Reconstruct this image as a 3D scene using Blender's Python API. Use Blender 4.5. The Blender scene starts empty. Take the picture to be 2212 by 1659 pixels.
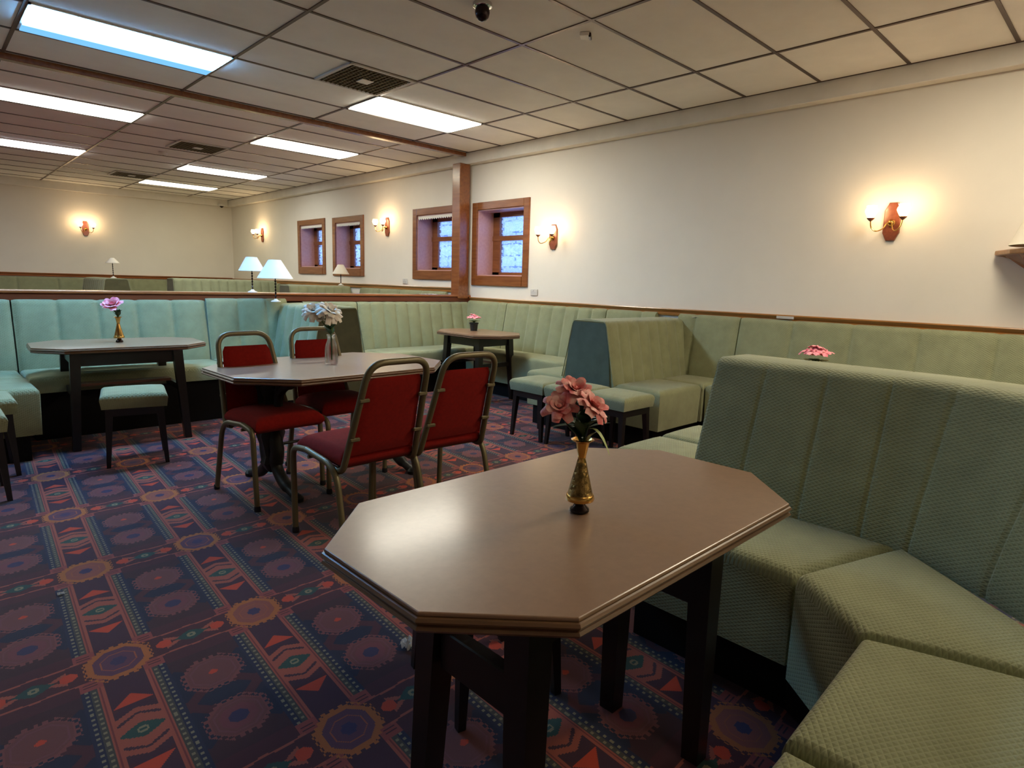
import bpy, bmesh, math, random
from mathutils import Vector, Matrix
random.seed(7)
PI = math.pi
S = bpy.context.scene
COL = S.collection

# ------------------------------------------------------------------ camera
yaw, pitch, roll, FPX = math.radians(44.263), math.radians(-9.240), math.radians(1.740), 1334.5
fw = Vector((math.sin(yaw)*math.cos(pitch), math.cos(yaw)*math.cos(pitch), math.sin(pitch)))
rt = Vector((math.cos(yaw), -math.sin(yaw), 0)); up = rt.cross(fw)
r2 = rt*math.cos(roll) + up*math.sin(roll); u2 = -rt*math.sin(roll) + up*math.cos(roll)
cd = bpy.data.cameras.new('camera'); cam = bpy.data.objects.new('camera', cd); COL.objects.link(cam)
M = Matrix((r2, u2, -fw)).transposed().to_4x4(); M.translation = (0, 0, 1.25)
cam.matrix_world = M
cd.sensor_width = 36; cd.lens = FPX/2212*36; cd.clip_start = 0.02
S.camera = cam
# ------------------------------------------------------------------ exposure, world
S.view_settings.view_transform = 'Standard'; S.view_settings.look = 'None'
S.view_settings.exposure = 1.62; S.view_settings.gamma = 1.0
w = bpy.data.worlds.new('sky'); S.world = w; w.use_nodes = True
bg = w.node_tree.nodes['Background']; bg.inputs[0].default_value = (0.36, 0.52, 1.0, 1); bg.inputs[1].default_value = 1.9
try:
    S.cycles.use_denoising = True
    S.cycles.max_bounces = 8; S.cycles.diffuse_bounces = 4; S.cycles.glossy_bounces = 3
    S.cycles.transparent_max_bounces = 12; S.cycles.sample_clamp_indirect = 4.0
    S.cycles.caustics_reflective = False; S.cycles.caustics_refractive = False
except Exception: pass

TUBE_L = 8.5      # radiance of a fluorescent diffuser
SCONCE_W = .42

def area_light(name, loc, sx, sy, power, col):
    l = bpy.data.lights.new(name, 'AREA'); l.shape = 'RECTANGLE'; l.size = sx; l.size_y = sy
    l.energy = power; l.color = col
    o = bpy.data.objects.new(name, l); COL.objects.link(o); o.location = loc
    return o

# ================================================================== materials
def newmat(name):
    m = bpy.data.materials.new(name); m.use_nodes = True
    nt = m.node_tree; b = nt.nodes['Principled BSDF']
    return m, nt, b
def setp(b, **k):
    names = dict(rough='Roughness', metal='Metallic', spec='Specular IOR Level', coat='Coat Weight', coatr='Coat Roughness',
                 trans='Transmission Weight', ior='IOR', sheen='Sheen Weight', sheenr='Sheen Roughness', alpha='Alpha')
    for a, v in k.items(): b.inputs[names[a]].default_value = v
def rgb(c): return (c[0], c[1], c[2], 1)
def tex_noise(nt, scale, detail=3, rough=.5, vec=None):
    n = nt.nodes.new('ShaderNodeTexNoise'); n.inputs['Scale'].default_value = scale
    n.inputs['Detail'].default_value = detail; n.inputs['Roughness'].default_value = rough
    if vec is not None: nt.links.new(vec, n.inputs['Vector'])
    return n
def ramp(nt, fac, stops):
    r = nt.nodes.new('ShaderNodeValToRGB'); nt.links.new(fac, r.inputs[0])
    e = r.color_ramp.elements
    e[0].position, e[0].color = stops[0][0], rgb(stops[0][1]); e[1].position, e[1].color = stops[-1][0], rgb(stops[-1][1])
    for p, c in stops[1:-1]:
        x = e.new(p); x.color = rgb(c)
    return r
def geo_pos(nt):
    g = nt.nodes.new('ShaderNodeNewGeometry'); return g.outputs['Position']
def obj_co(nt):
    g = nt.nodes.new('ShaderNodeTexCoord'); return g.outputs['Object']
def mapping(nt, vec, scale):
    m = nt.nodes.new('ShaderNodeMapping'); nt.links.new(vec, m.inputs[0]); m.inputs['Scale'].default_value = scale; return m.outputs[0]
def bump(nt, h, b, strength=.3, dist=.002):
    n = nt.nodes.new('ShaderNodeBump'); n.inputs['Strength'].default_value = strength; n.inputs['Distance'].default_value = dist
    nt.links.new(h, n.inputs['Height']); nt.links.new(n.outputs[0], b.inputs['Normal']); return n

def simple(name, col, var=.12, nscale=6, bumps=0, bscale=80, stretch=None, **k):
    m, nt, b = newmat(name)
    co = obj_co(nt)
    if stretch: co = mapping(nt, co, stretch)
    n = tex_noise(nt, nscale, 4, .6, co)
    lo = [c*(1-var) for c in col]; hi = [min(1, c*(1+var)) for c in col]
    r = ramp(nt, n.outputs[0], [(.3, lo), (.7, hi)])
    nt.links.new(r.outputs[0], b.inputs['Base Color'])
    setp(b, **k)
    if bumps:
        n2 = tex_noise(nt, bscale, 2, .5, co); bump(nt, n2.outputs[0], b, bumps, .003)
    return m

# ---- tiny expression compiler for pattern nodes
class X:
    nt = None
    def __init__(s, v): s.v = v
    @staticmethod
    def op(o, *a, clamp=False):
        n = X.nt.nodes.new('ShaderNodeMath'); n.operation = o; n.use_clamp = clamp
        for i, q in enumerate(a):
            if isinstance(q, X):
                if isinstance(q.v, (int, float)): n.inputs[i].default_value = q.v
                else: X.nt.links.new(q.v, n.inputs[i])
            else: n.inputs[i].default_value = q
        return X(n.outputs[0])
    def __add__(a, b): return X.op('ADD', a, b)
    __radd__ = __add__
    def __sub__(a, b): return X.op('SUBTRACT', a, b)
    def __rsub__(a, b): return X.op('SUBTRACT', b, a)
    def __mul__(a, b): return X.op('MULTIPLY', a, b)
    __rmul__ = __mul__
    def __truediv__(a, b): return X.op('DIVIDE', a, b)
    def __lt__(a, b): return X.op('LESS_THAN', a, b)
    def __gt__(a, b): return X.op('GREATER_THAN', a, b)
    def __and__(a, b): return X.op('MULTIPLY', a, b)
    def __or__(a, b): return X.op('MAXIMUM', a, b)
def xabs(a): return X.op('ABSOLUTE', a)
def xfloor(a): return X.op('FLOOR', a)
def xfrac(a): return X.op('FRACT', a)
def xmax(a, b): return X.op('MAXIMUM', a, b)
def xmin(a, b): return X.op('MINIMUM', a, b)
def xmod(a, b): return X.op('FLOORED_MODULO', a, b)
class Col:
    def __init__(s, nt, base): s.nt = nt; s.c = base
    def lay(s, mask, colr):
        n = s.nt.nodes.new('ShaderNodeMix'); n.data_type = 'RGBA'
        s.nt.links.new(mask.v, n.inputs[0])
        if isinstance(s.c, tuple): n.inputs[6].default_value = rgb(s.c)
        else: s.nt.links.new(s.c, n.inputs[6])
        if isinstance(colr, tuple): n.inputs[7].default_value = rgb(colr)
        else: s.nt.links.new(colr, n.inputs[7])
        s.c = n.outputs[2]

def mat_carpet():
    m, nt, b = newmat('carpet'); X.nt = nt
    sp = nt.nodes.new('ShaderNodeSeparateXYZ'); nt.links.new(geo_pos(nt), sp.inputs[0])
    px, py = X(sp.outputs[0]), X(sp.outputs[1])
    ox, oy = .383, 2.189; ax, ay, bx, by = .4455, .020, .0475, .792
    D = ax*by - ay*bx
    dx, dy = px - ox, py - oy
    u = dx*(by/D) - dy*(bx/D); v = dy*(ax/D) - dx*(ay/D)
    NU, NV = 96, 168
    u = (xfloor(u*NU) + .5)/X(NU); v = (xfloor(v*NV) + .5)/X(NV)
    iu, iv = xfloor(u + .5), xfloor(v + .5)
    par = xmod(iu + iv, 2.0)
    x = (u - iu)*.4455; y = (v - iv)*.792
    xa, ya = xabs(x), xabs(y)
    X2 = xabs(xa - .22275)                # distance from the medallion column
    d3 = xabs(.396 - ya)                  # distance from eye row
    navy = (.009, .013, .036); field = (.046, .015, .032); maroon = (.058, .014, .024); pink = (.30, .072, .048)
    purp = (.135, .043, .045); orange = (.36, .105, .03); red = (.46, .048, .022); cream = (.20, .17, .10); teal = (.016, .055, .05)
    grey = (.05, .045, .042)
    C = Col(nt, (.042, .014, .022))
    C.lay((xabs(xa - .125) + xabs(ya - .255)*1.1 < .075) | (xabs(xa - .125) + xabs(ya - .330)*.8 < .05), navy)
    # medallion column ground: maroon corners
    C.lay((X2 < .108) & (d3 > .27), maroon)
    tri = (X2*.9 + xabs(d3 - .0) < .12)
    C.lay((X2 < .108) & tri, maroon)
    C.lay((X2 < .108) & (X2*.9 + d3 < .075), navy)
    def octa(cx, cy, k=.70): return xmax(xmax(cx, cy), (cx + cy)*k)
    teeth = (xmod(xfloor(x*75) + xfloor(y*75), 2.0) < .5)
    for my, inner, ctr in ((.268, purp, maroon), ):
        o1 = octa(X2, xabs(ya - my))
        C.lay((o1 < .094) & teeth, (.17, .05, .05))
        C.lay(o1 < .080, (.17, .05, .05)); C.lay(o1 < .075, inner)
        C.lay((o1 < .066) & (o1 > .061), (.15, .05, .06))
    o1 = octa(X2, xabs(y - .268))
    C.lay((o1 < .05), (.15, .04, .05)); C.lay((o1 < .026), (.03, .025, .07))
    o2 = octa(X2, xabs(y + .268)); C.lay(o2 < .012, red)
    # bead column
    bc = (xa > .073) & (xa < .116)
    C.lay(bc, grey)
    C.lay((xa > .094) & (xa < .116), (.012, .016, .045))
    beads = (xabs(xfrac(y*42) - .5) < .22)
    C.lay(bc & beads & (xabs(xa - .084) < .0055), cream)
    C.lay(bc & (xabs(xfrac(y*42 + .5) - .5) < .2) & (xabs(xa - .104) < .005), (.2, .17, .11))
    # eye column
    ec = xa < .060
    C.lay(ec, field)
    t = d3 + xa*.62
    C.lay(ec & (t > .150) & (t < .172) & (xa > .012), maroon)
    C.lay(ec & (d3 > .135) & (d3 < .188) & (xa < (.190 - d3)*1.0), red)
    C.lay(ec & (d3 + xa*.55 > .088) & (d3 + xa*.55 < .112), pink)
    zz = d3 - xa*.55
    C.lay(ec & (d3*.9 + xa*.55 > .032) & (d3*.9 + xa*.55 < .070), pink)
    C.lay(ec & (xa > .045) & (d3 < .03), pink)
    C.lay(ec & (d3*1.1 + xa*.62 < .040), teal)
    C.lay(ec & (octa(xa, d3) < .016) & (octa(xa, d3) > .007), cream)
    C.lay((xa > .058) & (xa < .074), pink)
    C.lay((xa > .064) & (xa < .068), (.16, .03, .035))
    # cross band
    band = (ya < .072) & (xa > .058)
    C.lay(band, maroon)
    C.lay((ya < .115) & (ya > .060) & (xa > .058) & (xa < .118), (.24, .05, .045))
    C.lay((ya < .102) & (ya > .068) & (xa > .07) & (xa < .106) & (xabs(xfrac(ya*70) - .5) < .25), maroon)
    ln = ya - .060 - xabs(xfrac(xa*9) - .5)*.012
    C.lay(band & (xabs(ln) < .004) & (xa > .1), pink)
    arm = xabs(ya - (X2 - .030)*.55)
    C.lay((arm < .0085) & (X2 > .022) & (X2 < .085) & (ya < .06), pink)
    C.lay((xabs(X2)*.85 + ya*1.35 < .047), teal)
    C.lay((octa(X2, ya) < .014), cream)
    C.lay((octa(X2, ya) < .006), teal)
    rd = octa(xabs(xa - .135), ya, .68)
    C.lay(rd < .0225, red)
    # centre medallion
    oc = octa(xa, ya*.93)
    edge = X(.0)
    C.lay((oc < .098) & teeth, orange); C.lay(oc < .086, orange)
    C.lay((oc < .070), (.24, .065, .05)); C.lay((oc < .07) & (par < .5), (.10, .035, .065))
    C.lay((oc < .05) & (oc > .045), (.30, .08, .04)); C.lay(oc < .022, (.04, .028, .08))
    n = tex_noise(nt, 900, 2, .6, geo_pos(nt))
    hm = nt.nodes.new('ShaderNodeMix'); hm.data_type = 'RGBA'; hm.blend_type = 'MULTIPLY'; hm.inputs[0].default_value = 1
    rr = ramp(nt, n.outputs[0], [(.3, (.72, .72, .74)), (.7, (1.2, 1.2, 1.2))])
    nt.links.new(C.c, hm.inputs[6]); nt.links.new(rr.outputs[0], hm.inputs[7])
    nt.links.new(hm.outputs[2], b.inputs['Base Color'])
    setp(b, rough=.95, spec=.15, sheen=.15)
    bump(nt, n.outputs[0], b, .5, .003)
    return m

def mat_fabric(name, col, quilt=True, line=1.35):
    m, nt, b = newmat(name); X.nt = nt
    uv = nt.nodes.new('ShaderNodeUVMap'); sp = nt.nodes.new('ShaderNodeSeparateXYZ'); nt.links.new(uv.outputs[0], sp.inputs[0])
    u, v = X(sp.outputs[0]), X(sp.outputs[1])
    p, q = u/X(.021) + v/X(.013), u/X(.021) - v/X(.013)
    a = xabs(xfrac(p) - .5)*2.0; c = xabs(xfrac(q) - .5)*2.0      # 1 on the stitch lines
    h = xmin(1.0 - a, 1.0 - c)
    lin = X.op('SUBTRACT', 1.0, X.op('MULTIPLY', h, 3.2), clamp=True)
    n = tex_noise(nt, 9, 3, .6, geo_pos(nt))
    base = ramp(nt, n.outputs[0], [(.3, [x*.86 for x in col]), (.7, [x*1.1 for x in col])])
    cc = base.outputs[0]
    if quilt:
        mx = nt.nodes.new('ShaderNodeMix'); mx.data_type = 'RGBA'
        f = lin*.55; nt.links.new(f.v, mx.inputs[0]); nt.links.new(cc, mx.inputs[6])
        mx.inputs[7].default_value = rgb([x*line for x in col]); cc = mx.outputs[2]
        f = tex_noise(nt, 900, 2, .5, geo_pos(nt))
        hh = X.op('MULTIPLY', h, 1.0, clamp=True)*1.0 + X(f.outputs[0])*.15
        bump(nt, hh.v, b, .55, .004)
    else:
        f = tex_noise(nt, 700, 2, .5, geo_pos(nt)); bump(nt, f.outputs[0], b, .3, .002)
    nt.links.new(cc, b.inputs['Base Color'])
    setp(b, rough=.85, spec=.25, sheen=.25, sheenr=.4)
    return m

def mat_wood(name, c1, c2, rough=.35, scale=(14, 1.2, 14), coat=.3, spec=.5):
    m, nt, b = newmat(name)
    co = mapping(nt, obj_co(nt), scale)
    n = tex_noise(nt, 2.2, 6, .65, co)
    r = ramp(nt, n.outputs[0], [(.25, c1), (.75, c2)])
    nt.links.new(r.outputs[0], b.inputs['Base Color']); setp(b, rough=rough, coat=coat, coatr=.25, spec=spec)
    bump(nt, n.outputs[0], b, .12, .002)
    return m

def mat_emit(name, col, strength):
    m = bpy.data.materials.new(name); m.use_nodes = True; nt = m.node_tree
    for n in list(nt.nodes):
        if n.type == 'BSDF_PRINCIPLED': nt.nodes.remove(n)
    e = nt.nodes.new('ShaderNodeEmission'); e.inputs[0].default_value = rgb(col); e.inputs[1].default_value = strength
    nt.links.new(e.outputs[0], nt.nodes['Material Output'].inputs[0]); return m, nt, e

def mat_diffuser(name, col, strength, centre=.5, width=.35, low=.3):
    """prismatic diffuser: brightest over the tube, weaker towards its sides (across local Y)"""
    m, nt, e = mat_emit(name, col, strength); X.nt = nt
    tc = nt.nodes.new('ShaderNodeTexCoord'); sp = nt.nodes.new('ShaderNodeSeparateXYZ'); nt.links.new(tc.outputs['Generated'], sp.inputs[0])
    d = xabs(X(sp.outputs[1]) - centre)/X(width)
    k = X.op('SUBTRACT', 1.0, X.op('MULTIPLY', d, d), clamp=True)
    s = (k*(1-low) + low)*strength
    nt.links.new(s.v, e.inputs[1])
    return m

MAT = {}
MAT['carpet'] = mat_carpet()
MAT['fabric'] = mat_fabric('sage_fabric', (.262, .275, .158))
MAT['fabric_plain'] = mat_fabric('plain_velour', (.085, .115, .09), quilt=False)
MAT['fabric_olive'] = mat_fabric('olive_velour', (.10, .095, .045), quilt=False)
MAT['base'] = simple('black_plinth', (.006, .005, .005), rough=.7, spec=.15)
MAT['wall'] = simple('wall_paint', (.79, .735, .64), var=.03, nscale=1.5, bumps=.12, bscale=25, rough=.75, spec=.25)
MAT['plaster'] = simple('cornice_paint', (.78, .74, .66), var=.06, nscale=4, bumps=.1, bscale=30, rough=.7, spec=.3)
MAT['tile'] = simple('ceiling_tile', (.90, .87, .81), var=.04, nscale=3, bumps=.15, bscale=180, rough=.8, spec=.25)
MAT['tbar'] = simple('ceiling_bar', (.10, .065, .05), var=.1, rough=.35, metal=.6)
MAT['mahog'] = mat_wood('red_brown_wood', (.15, .044, .012), (.28, .095, .026), rough=.25, coat=.5)
MAT['mahog_x'] = mat_wood('ledge_front_wood', (.09, .018, .006), (.17, .036, .012), rough=.3, coat=.4, scale=(1.2, 14, 14))
MAT['reveal'] = mat_wood('daylit_reveal_wood', (.52, .27, .24), (.62, .36, .32), rough=.35, coat=.3)  # red wood; the pink daylight on it is painted into this lighter tint
MAT['pine'] = mat_wood('orange_pine', (.25, .095, .018), (.46, .20, .045), rough=.3, coat=.5, scale=(14, 1.2, 14))
MAT['pine_x'] = mat_wood('ledge_wood', (.22, .062, .018), (.36, .12, .035), rough=.22, coat=.6, scale=(1.2, 14, 14))
MAT['darkwood'] = simple('dark_stained_wood', (.011, .008, .007), var=.3, rough=.35, spec=.4, coat=.15, coatr=.3)
MAT['midwood'] = mat_wood('brown_board', (.10, .035, .015), (.16, .06, .03), rough=.4, scale=(1.2, 14, 14))
MAT['lam'] = simple('brown_laminate', (.25, .145, .085), var=.07, nscale=45, rough=.36, spec=.5, coat=.32, coatr=.17)
MAT['edge'] = mat_wood('moulded_edge', (.12, .06, .03), (.20, .11, .055), rough=.28, scale=(3, 3, 20), coat=.5)
MAT['gold'] = simple('olive_gold_tube', (.16, .13, .065), var=.06, rough=.42, metal=.35, spec=.5)
MAT['red'] = simple('red_velour', (.21, .008, .005), var=.12, nscale=60, rough=.9, spec=.12, sheen=.04, bumps=.15, bscale=400)
MAT['iron'] = simple('cast_iron', (.016, .014, .010), var=.3, rough=.5, metal=.3, spec=.4, bumps=.4, bscale=90)
MAT['brass'] = simple('brass', (.62, .36, .10), var=.08, nscale=30, rough=.2, metal=1)
MAT['brass_eng'] = simple('engraved_brass', (.26, .17, .06), var=.6, nscale=90, rough=.32, metal=.9, bumps=1.0, bscale=110)
MAT['darkmetal'] = simple('dark_metal', (.03, .02, .02), rough=.2, metal=.8)
MAT['leaf'] = simple('leaf_green', (.045, .12, .025), var=.4, nscale=25, rough=.5)
MAT['leafdk'] = simple('leaf_dark', (.018, .055, .015), var=.3, nscale=25, rough=.5)
def mat_petal(name, c1, c2):
    m, nt, b = newmat(name)
    n = tex_noise(nt, 40, 3, .6, obj_co(nt)); r = ramp(nt, n.outputs[0], [(.35, c1), (.65, c2)])
    nt.links.new(r.outputs[0], b.inputs['Base Color']); setp(b, rough=.6, sheen=.2); b.inputs['Subsurface Weight'].default_value = 0
    return m
MAT['coral'] = mat_petal('coral_petal', (.82, .17, .17), (.95, .56, .50))
MAT['pinkp'] = mat_petal('pink_petal', (.80, .14, .22), (.92, .42, .46))
MAT['whitep'] = mat_petal('white_petal', (.86, .78, .66), (.92, .88, .80))
MAT['bract'] = simple('pale_stem', (.35, .42, .16), rough=.5)
MAT['white'] = simple('white_plastic', (.75, .72, .66), var=.02, rough=.4)
MAT['offwhite'] = simple('dull_plastic', (.55, .52, .48), var=.03, rough=.45)
MAT['paper'] = simple('white_paper', (.75, .75, .75), var=.04, rough=.6)
MAT['shade'] = simple('cream_lampshade', (.78, .72, .60), var=.03, rough=.7)
MAT['shade_b'] = simple('white_lampshade', (.74, .78, .80), var=.02, rough=.7)
MAT['chrome'] = simple('chrome', (.6, .6, .6), rough=.12, metal=1)
MAT['ventin'] = simple('vent_dark', (.14, .105, .05), var=.2, rough=.6, metal=.2)
MAT['ventbk'] = simple('vent_cavity', (.02, .016, .01), rough=.8)
MAT['block'] = None
MAT['plate'] = mat_wood('sconce_plate_wood', (.14, .035, .018), (.26, .075, .035), rough=.25, coat=.5)
MAT['blackpot'] = simple('black_pot', (.012, .012, .013), rough=.35)
def mat_glass(name, col=(1, 1, 1), rough=.0, alpha_mix=.75):
    m = bpy.data.materials.new(name); m.use_nodes = True; nt = m.node_tree; b = nt.nodes['Principled BSDF']
    setp(b, rough=.04, spec=.8); b.inputs['Base Color'].default_value = (.9, .9, .9, 1); b.inputs['Transmission Weight'].default_value = 1
    t = nt.nodes.new('ShaderNodeBsdfTransparent'); t.inputs[0].default_value = rgb(col)
    mx = nt.nodes.new('ShaderNodeMixShader'); mx.inputs[0].default_value = alpha_mix
    nt.links.new(b.outputs[0], mx.inputs[1]); nt.links.new(t.outputs[0], mx.inputs[2])
    nt.links.new(mx.outputs[0], nt.nodes['Material Output'].inputs[0]); return m
MAT['glass'] = mat_glass('clear_glass', (.96, .97, .97), alpha_mix=.6)
def mat_pane():
    m = bpy.data.materials.new('obscure_glass'); m.use_nodes = True; nt = m.node_tree; b = nt.nodes['Principled BSDF']
    b.inputs['Base Color'].default_value = (.75, .85, 1, 1); setp(b, rough=.25, spec=.6)
    tr = nt.nodes.new('ShaderNodeBsdfTranslucent'); tr.inputs[0].default_value = (.8, .88, 1, 1)
    t = nt.nodes.new('ShaderNodeBsdfTransparent'); t.inputs[0].default_value = (.82, .9, 1, 1)
    n = tex_noise(nt, 15, 2, .55, mapping(nt, obj_co(nt), (1, 1, 1.8)))
    rr = ramp(nt, n.outputs[0], [(.42, (.05, .05, .05)), (.62, (.9, .9, .9))])
    mx = nt.nodes.new('ShaderNodeMixShader'); nt.links.new(rr.outputs[0], mx.inputs[0])
    nt.links.new(t.outputs[0], mx.inputs[1]); nt.links.new(tr.outputs[0], mx.inputs[2])
    g = nt.nodes.new('ShaderNodeBsdfGlossy'); g.inputs['Roughness'].default_value = .12
    bp = nt.nodes.new('ShaderNodeBump'); bp.inputs['Strength'].default_value = .6; bp.inputs['Distance'].default_value = .01
    nt.links.new(n.outputs[0], bp.inputs['Height']); nt.links.new(bp.outputs[0], g.inputs['Normal'])
    m2 = nt.nodes.new('ShaderNodeMixShader'); m2.inputs[0].default_value = .08
    nt.links.new(mx.outputs[0], m2.inputs[1]); nt.links.new(g.outputs[0], m2.inputs[2])
    nt.links.new(m2.outputs[0], nt.nodes['Material Output'].inputs[0]); return m
MAT['pane'] = mat_pane()
def mat_block():
    m, nt, b = newmat('outside_blocks')
    br = nt.nodes.new('ShaderNodeTexBrick')
    sp = nt.nodes.new('ShaderNodeSeparateXYZ'); nt.links.new(geo_pos(nt), sp.inputs[0])
    cb = nt.nodes.new('ShaderNodeCombineXYZ'); nt.links.new(sp.outputs[1], cb.inputs[0]); nt.links.new(sp.outputs[2], cb.inputs[1])
    nt.links.new(cb.outputs[0], br.inputs[0])
    br.inputs['Color1'].default_value = (.5, .55, .62, 1); br.inputs['Color2'].default_value = (.58, .64, .70, 1); br.inputs['Mortar'].default_value = (.16, .2, .28, 1)
    br.inputs['Scale'].default_value = 1; br.inputs['Brick Width'].default_value = .6; br.inputs['Row Height'].default_value = .19; br.inputs['Mortar Size'].default_value = .015
    nt.links.new(br.outputs[0], b.inputs['Base Color']); setp(b, rough=.8); return m
MAT['block'] = mat_block()
def mat_bulbglass():
    m = bpy.data.materials.new('lit_glass_shade'); m.use_nodes = True; nt = m.node_tree
    for n in list(nt.nodes):
        if n.type == 'BSDF_PRINCIPLED': nt.nodes.remove(n)
    e = nt.nodes.new('ShaderNodeEmission'); e.inputs[0].default_value = (1, .66, .30, 1); e.inputs[1].default_value = 1.6
    t = nt.nodes.new('ShaderNodeBsdfTransparent'); t.inputs[0].default_value = (.9, .85, .75, 1)
    a = nt.nodes.new('ShaderNodeAddShader'); nt.links.new(e.outputs[0], a.inputs[0]); nt.links.new(t.outputs[0], a.inputs[1])
    nt.links.new(a.outputs[0], nt.nodes['Material Output'].inputs[0]); return m
MAT['bulbglass'] = mat_bulbglass()
MAT['bulb'] = mat_emit('lit_bulb', (1, .74, .42), 7)[0]

# ================================================================== mesh helpers
def box_uv(bm):
    uvl = bm.loops.layers.uv.verify(); bm.normal_update()
    for f in bm.faces:
        n = f.normal
        for l in f.loops:
            c = l.vert.co
            if abs(n.z) >= max(abs(n.x), abs(n.y)): l[uvl].uv = (c.x, c.y)
            elif abs(n.x) > abs(n.y): l[uvl].uv = (c.y, c.z)
            else: l[uvl].uv = (c.x, c.z)
def obj(name, bm, mat, parent=None, smooth=False, uv=False):
    if uv: box_uv(bm)
    bmesh.ops.recalc_face_normals(bm, faces=bm.faces)
    me = bpy.data.meshes.new(name); bm.to_mesh(me); bm.free()
    for m in (mat if isinstance(mat, (list, tuple)) else [mat]): me.materials.append(MAT[m] if isinstance(m, str) else m)
    if smooth:
        for p in me.polygons: p.use_smooth = True
        try: me.set_sharp_from_angle(angle=math.radians(smooth if smooth is not True else 40))
        except Exception: pass
    o = bpy.data.objects.new(name, me); COL.objects.link(o)
    if parent: o.parent = parent
    return o
def tag(o, label, cat, group=None):
    o['label'] = label; o['category'] = cat
    if group: o['group'] = group
    return o
def thing(name, label, cat, loc=(0, 0, 0), rz=0, group=None):
    o = bpy.data.objects.new(name, None); COL.objects.link(o); o.empty_display_size = .05
    o.location = loc; o.rotation_euler = (0, 0, rz)
    return tag(o, label, cat, group)
def struct(name, bm, mat, smooth=False, uv=False):
    o = obj(name, bm, mat, None, smooth, uv); o['kind'] = 'structure'; return o
def copy_tree(o, parent=None):
    c = o.copy(); COL.objects.link(c); c.parent = parent
    for ch in list(o.children): copy_tree(ch, c)
    return c
def place(proto, used, loc, rz, label, group=None):
    o = copy_tree(proto) if used else proto
    o.location = loc; o.rotation_euler = (0, 0, rz); o['label'] = label
    if group: o['group'] = group
    return o
def BM(): return bmesh.new()
def box(bm, x0, x1, y0, y1, z0, z1, bev=0, seg=2):
    vs = [bm.verts.new((x, y, z)) for x in (x0, x1) for y in (y0, y1) for z in (z0, z1)]
    q = [(0, 1, 3, 2), (4, 6, 7, 5), (0, 4, 5, 1), (2, 3, 7, 6), (0, 2, 6, 4), (1, 5, 7, 3)]
    fs = [bm.faces.new([vs[i] for i in f]) for f in q]
    if bev:
        es = list({e for f in fs for e in f.edges})
        bmesh.ops.bevel(bm, geom=es, offset=bev, segments=seg, profile=.5, affect='EDGES')
    return bm
def prism(bm, pts, z0, z1, bev=0, seg=2, both=False):
    a = [bm.verts.new((p[0], p[1], z0)) for p in pts]; b = [bm.verts.new((p[0], p[1], z1)) for p in pts]
    n = len(pts); bot = bm.faces.new(a[::-1]); top = bm.faces.new(b)
    for i in range(n): bm.faces.new([a[i], a[(i+1) % n], b[(i+1) % n], b[i]])
    if bev:
        es = list(top.edges) + (list(bot.edges) if both else [])
        bmesh.ops.bevel(bm, geom=es, offset=bev, segments=seg, profile=.5, affect='EDGES')
    return bm
def smooth_path(pts, n=8):
    P = [Vector(p) for p in pts]; out = []
    for i in range(len(P)-1):
        p0 = P[max(i-1, 0)]; p1 = P[i]; p2 = P[i+1]; p3 = P[min(i+2, len(P)-1)]
        for k in range(n):
            t = k/n
            out.append(.5*((2*p1) + (p2-p0)*t + (2*p0-5*p1+4*p2-p3)*t*t + (-p0+3*p1-3*p2+p3)*t**3))
    out.append(P[-1]); return out
def round_poly(pts, r, n=5):
    """polyline with its inner corners rounded"""
    P = [Vector(p) for p in pts]; out = [P[0]]
    for i in range(1, len(P)-1):
        a, b, c = P[i-1], P[i], P[i+1]
        d1 = (a-b); d2 = (c-b); rr = min(r, d1.length*.49, d2.length*.49)
        s = b + d1.normalized()*rr; e = b + d2.normalized()*rr
        for k in range(n+1):
            t = k/n; out.append(s*(1-t)**2 + b*2*t*(1-t) + e*t*t)
    out.append(P[-1]); return out
def tube(bm, pts, r, seg=10, cap=True, flat=1.0):
    P = [Vector(p) for p in pts]; rings = []
    N = len(P); rad = r if isinstance(r, (list, tuple)) else [r]*N
    t0 = (P[1]-P[0]).normalized()
    ref = Vector((0, 0, 1)) if abs(t0.z) < .9 else Vector((1, 0, 0))
    nrm = (ref - t0*ref.dot(t0)).normalized()
    for i in range(N):
        t = ((P[i+1] if i < N-1 else P[i]) - (P[i-1] if i > 0 else P[i])).normalized()
        nrm = (nrm - t*nrm.dot(t)); nrm = nrm.normalized() if nrm.length > 1e-6 else t.orthogonal().normalized()
        bn = t.cross(nrm)
        rings.append([bm.verts.new(P[i] + (nrm*math.cos(a)*flat + bn*math.sin(a))*rad[i]) for a in [2*PI*k/seg for k in range(seg)]])
    for i in range(N-1):
        for k in range(seg):
            bm.faces.new([rings[i][k], rings[i][(k+1) % seg], rings[i+1][(k+1) % seg], rings[i+1][k]])
    if cap: bm.faces.new(rings[0][::-1]); bm.faces.new(rings[-1])
    return bm
def lathe(bm, prof, seg=24, c=(0, 0, 0), cap=True, fn=None):
    rings = []
    for r, z in prof:
        rings.append([bm.verts.new((c[0] + r*math.cos(2*PI*k/seg)*(fn(k/seg, z) if fn else 1), c[1] + r*math.sin(2*PI*k/seg)*(fn(k/seg, z) if fn else 1), c[2]+z)) for k in range(seg)])
    for i in range(len(rings)-1):
        for k in range(seg): bm.faces.new([rings[i][k], rings[i][(k+1) % seg], rings[i+1][(k+1) % seg], rings[i+1][k]])
    if cap:
        if prof[0][0] > 1e-5: bm.faces.new(rings[0][::-1])
        if prof[-1][0] > 1e-5: bm.faces.new(rings[-1])
    bmesh.ops.remove_doubles(bm, verts=bm.verts, dist=1e-6)
    return bm
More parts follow.
